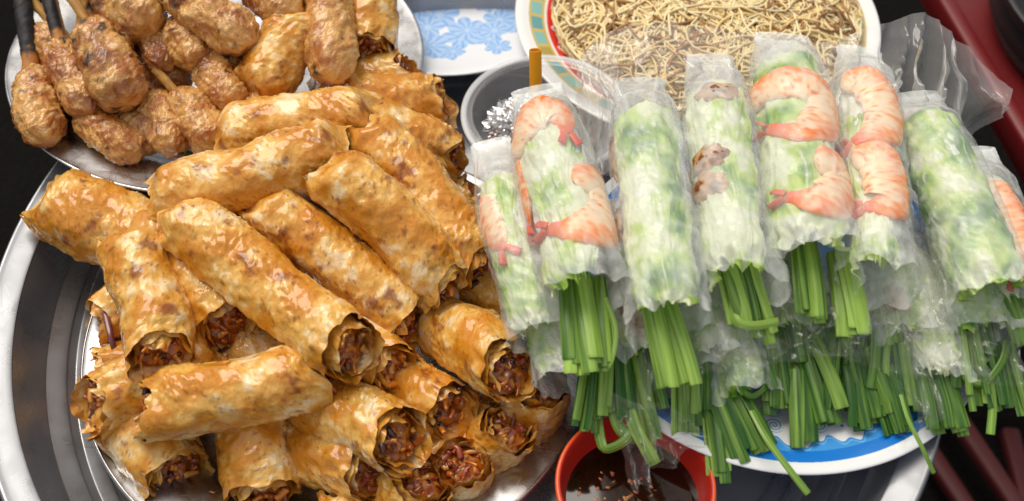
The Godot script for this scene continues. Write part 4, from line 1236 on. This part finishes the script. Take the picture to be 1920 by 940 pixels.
func build_sauce() -> void:
	var where := Vector3(0.0574, 0.0015, 0.1566)
	var o := thing("sauce_bowl", "small red plastic bowl with an orange lip between the two plates", "bowl", where)
	var g := Geo.new()
	lathe(g, [Vector2(0, 0), Vector2(0.02, 0), Vector2(0.024, 0.003), Vector2(0.033, 0.035), Vector2(0.0358, 0.052), Vector2(0.0345, 0.0523), Vector2(0.0315, 0.036), Vector2(0.022, 0.006), Vector2(0.018, 0.004), Vector2(0, 0.004)], 96)
	part("shell", g, M.bowl, o)
	g = Geo.new()
	var ringp := []
	for k in 9:
		var a := TAU * k / 8.0
		ringp.append(Vector2(0.0362 + 0.0012 * cos(a - 2.0), 0.0527 + 0.0012 * sin(a - 2.0)))
	lathe(g, ringp, 96)
	part("lip", g, M.lip, o)
	var s := thing("dipping_sauce", "dark brown dipping sauce with chopped chili and garlic in the red bowl", "sauce", where + Vector3(0, 0.0365, 0))
	g = Geo.new()
	for j in 3:
		for i in 64:
			var th := TAU * i / 64
			var r := [0.0328, 0.0325, 0.0][j] as float
			g.put(Vector3(cos(th) * r, [-0.001, 0.0, 0.0][j], -sin(th) * r))
	g.grid(64, 3, true)
	part("liquid", g, M.sauce, s)
	g = Geo.new()
	rng.seed = 31
	for k in 90:
		var rad := sqrt(rng.randf()) * 0.022
		var an := rng.randf() * TAU
		var p := Vector3(cos(an) * rad - 0.006, 0.0004, sin(an) * rad + 0.006)
		if Vector2(p.x, p.z).length() > 0.029:
			continue
		var d := Vector3(rng.randf_range(-1, 1), 0, rng.randf_range(-1, 1)).normalized()
		var l := rng.randf_range(0.0004, 0.0018)
		p.y -= rng.randf_range(0.0006, 0.0014)
		tube(g, [p - d * l, p + Vector3(0, 0.0003, 0), p + d * l], 0.0007, 0.0012, [Color(0.3, 0.1, 0.015), Color(0.25, 0.03, 0.01), Color(0.4, 0.17, 0.03)][rng.randi() % 3], 6, 4, 0.6)
	part("chili_bits", g, M.filling, s, false, true)


# ---------------------------------------------------------------- round about
func build_surroundings() -> void:
	var g := Geo.new()
	for j in 2:
		for i in 2:
			g.put(Vector3(-30 + 60 * i, -0.38, -30 + 60 * j))
	g.grid(2, 2, false, true)
	structure("ground", g, M.ground)
	var st := thing("wooden_stand", "low dark stand carrying the steel tray", "stand", Vector3(-0.0263, -0.38, 0.0374))
	g = Geo.new()
	lathe(g, [Vector2(0, 0.355), Vector2(0.13, 0.355), Vector2(0.17, 0.355), Vector2(0.175, 0.36), Vector2(0.175, 0.373), Vector2(0.17, 0.3782), Vector2(0.13, 0.3785), Vector2(0, 0.3785)], 64)
	part("top", g, M.black, st)
	for k in 4:
		var a := PI / 4 + k * PI / 2
		g = Geo.new()
		bar(g, Vector3(cos(a) * 0.15, 0.0, sin(a) * 0.15), Vector3(cos(a) * 0.12, 0.356, sin(a) * 0.12), 0.03, 0.03)
		part("leg", g, M.black, st)
	# a red plastic table beside the tray
	var o := thing("red_table", "dark red plastic table behind the clear bag", "table", Vector3(0.50, -0.38, -0.28))
	g = Geo.new()
	var e0 := Vector3(0.325, -0.06, -0.45)
	var e1 := Vector3(0.367, -0.06, -0.14)
	bar(g, (e0 + Vector3(0.14, 0, -0.01)) - o.position, (e1 + Vector3(0.14, 0, -0.01)) - o.position, 0.28, 0.02)
	part("table_top", g, M.red, o)
	g = Geo.new()
	bar(g, e0 + Vector3(0.006, 0.008, 0) - o.position, e1 + Vector3(0.006, 0.008, 0) - o.position, 0.014, 0.02)
	part("raised_edge", g, M.red, o)
	for q in [Vector3(0.39, 0, -0.42), Vector3(0.41, 0, -0.17), Vector3(0.6, 0, -0.42), Vector3(0.62, 0, -0.17)]:
		g = Geo.new()
		bar(g, Vector3(q.x, -0.38, q.z) - o.position, Vector3(q.x, -0.07, q.z) - o.position, 0.03, 0.03)
		part("leg", g, M.red, o)
	g = Geo.new()
	bar(g, Vector3(0.40, -0.2, -0.17) - o.position, Vector3(0.62, -0.16, -0.17) - o.position, 0.02, 0.03)
	part("brace", g, M.red, o)
	var pot := thing("black_pot", "black pot on the red table at the corner of the picture", "pot", Vector3(0.508, -0.0495, -0.27))
	g = Geo.new()
	lathe(g, [Vector2(0, 0), Vector2(0.11, 0), Vector2(0.13, 0.006), Vector2(0.137, 0.046), Vector2(0.142, 0.048), Vector2(0.141, 0.051), Vector2(0.134, 0.047), Vector2(0.126, 0.008), Vector2(0, 0.006)], 80)
	part("shell", g, M.black, pot)
	# red stool frame low under the plate's edge
	var s := thing("red_stool", "red stool frame, shade painted into its colour, on the ground below the blue plate", "stool", Vector3(0.40, -0.38, -0.05))
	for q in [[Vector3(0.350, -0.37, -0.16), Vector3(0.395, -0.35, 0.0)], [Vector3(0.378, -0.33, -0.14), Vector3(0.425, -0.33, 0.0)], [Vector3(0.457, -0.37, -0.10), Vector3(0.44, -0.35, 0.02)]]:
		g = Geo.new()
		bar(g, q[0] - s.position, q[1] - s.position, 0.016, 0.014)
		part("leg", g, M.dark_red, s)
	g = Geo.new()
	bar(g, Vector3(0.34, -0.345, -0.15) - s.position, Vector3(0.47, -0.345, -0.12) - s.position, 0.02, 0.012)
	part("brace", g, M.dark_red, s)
	var c := thing("white_strap", "pale strap hanging from the tray's rim beside the blue plate", "strap", Vector3(0.2, -0.1, 0.2))
	g = Geo.new()
	tube(g, [Vector3(0.214, 0.03, 0.085) - c.position, Vector3(0.209, 0.0, 0.113) - c.position, Vector3(0.2, -0.05, 0.118) - c.position, Vector3(0.19, -0.2, 0.13) - c.position], 0.004, 0.004, Color.WHITE, 10, 24, 0.5)
	part("band", g, M.strap, c)
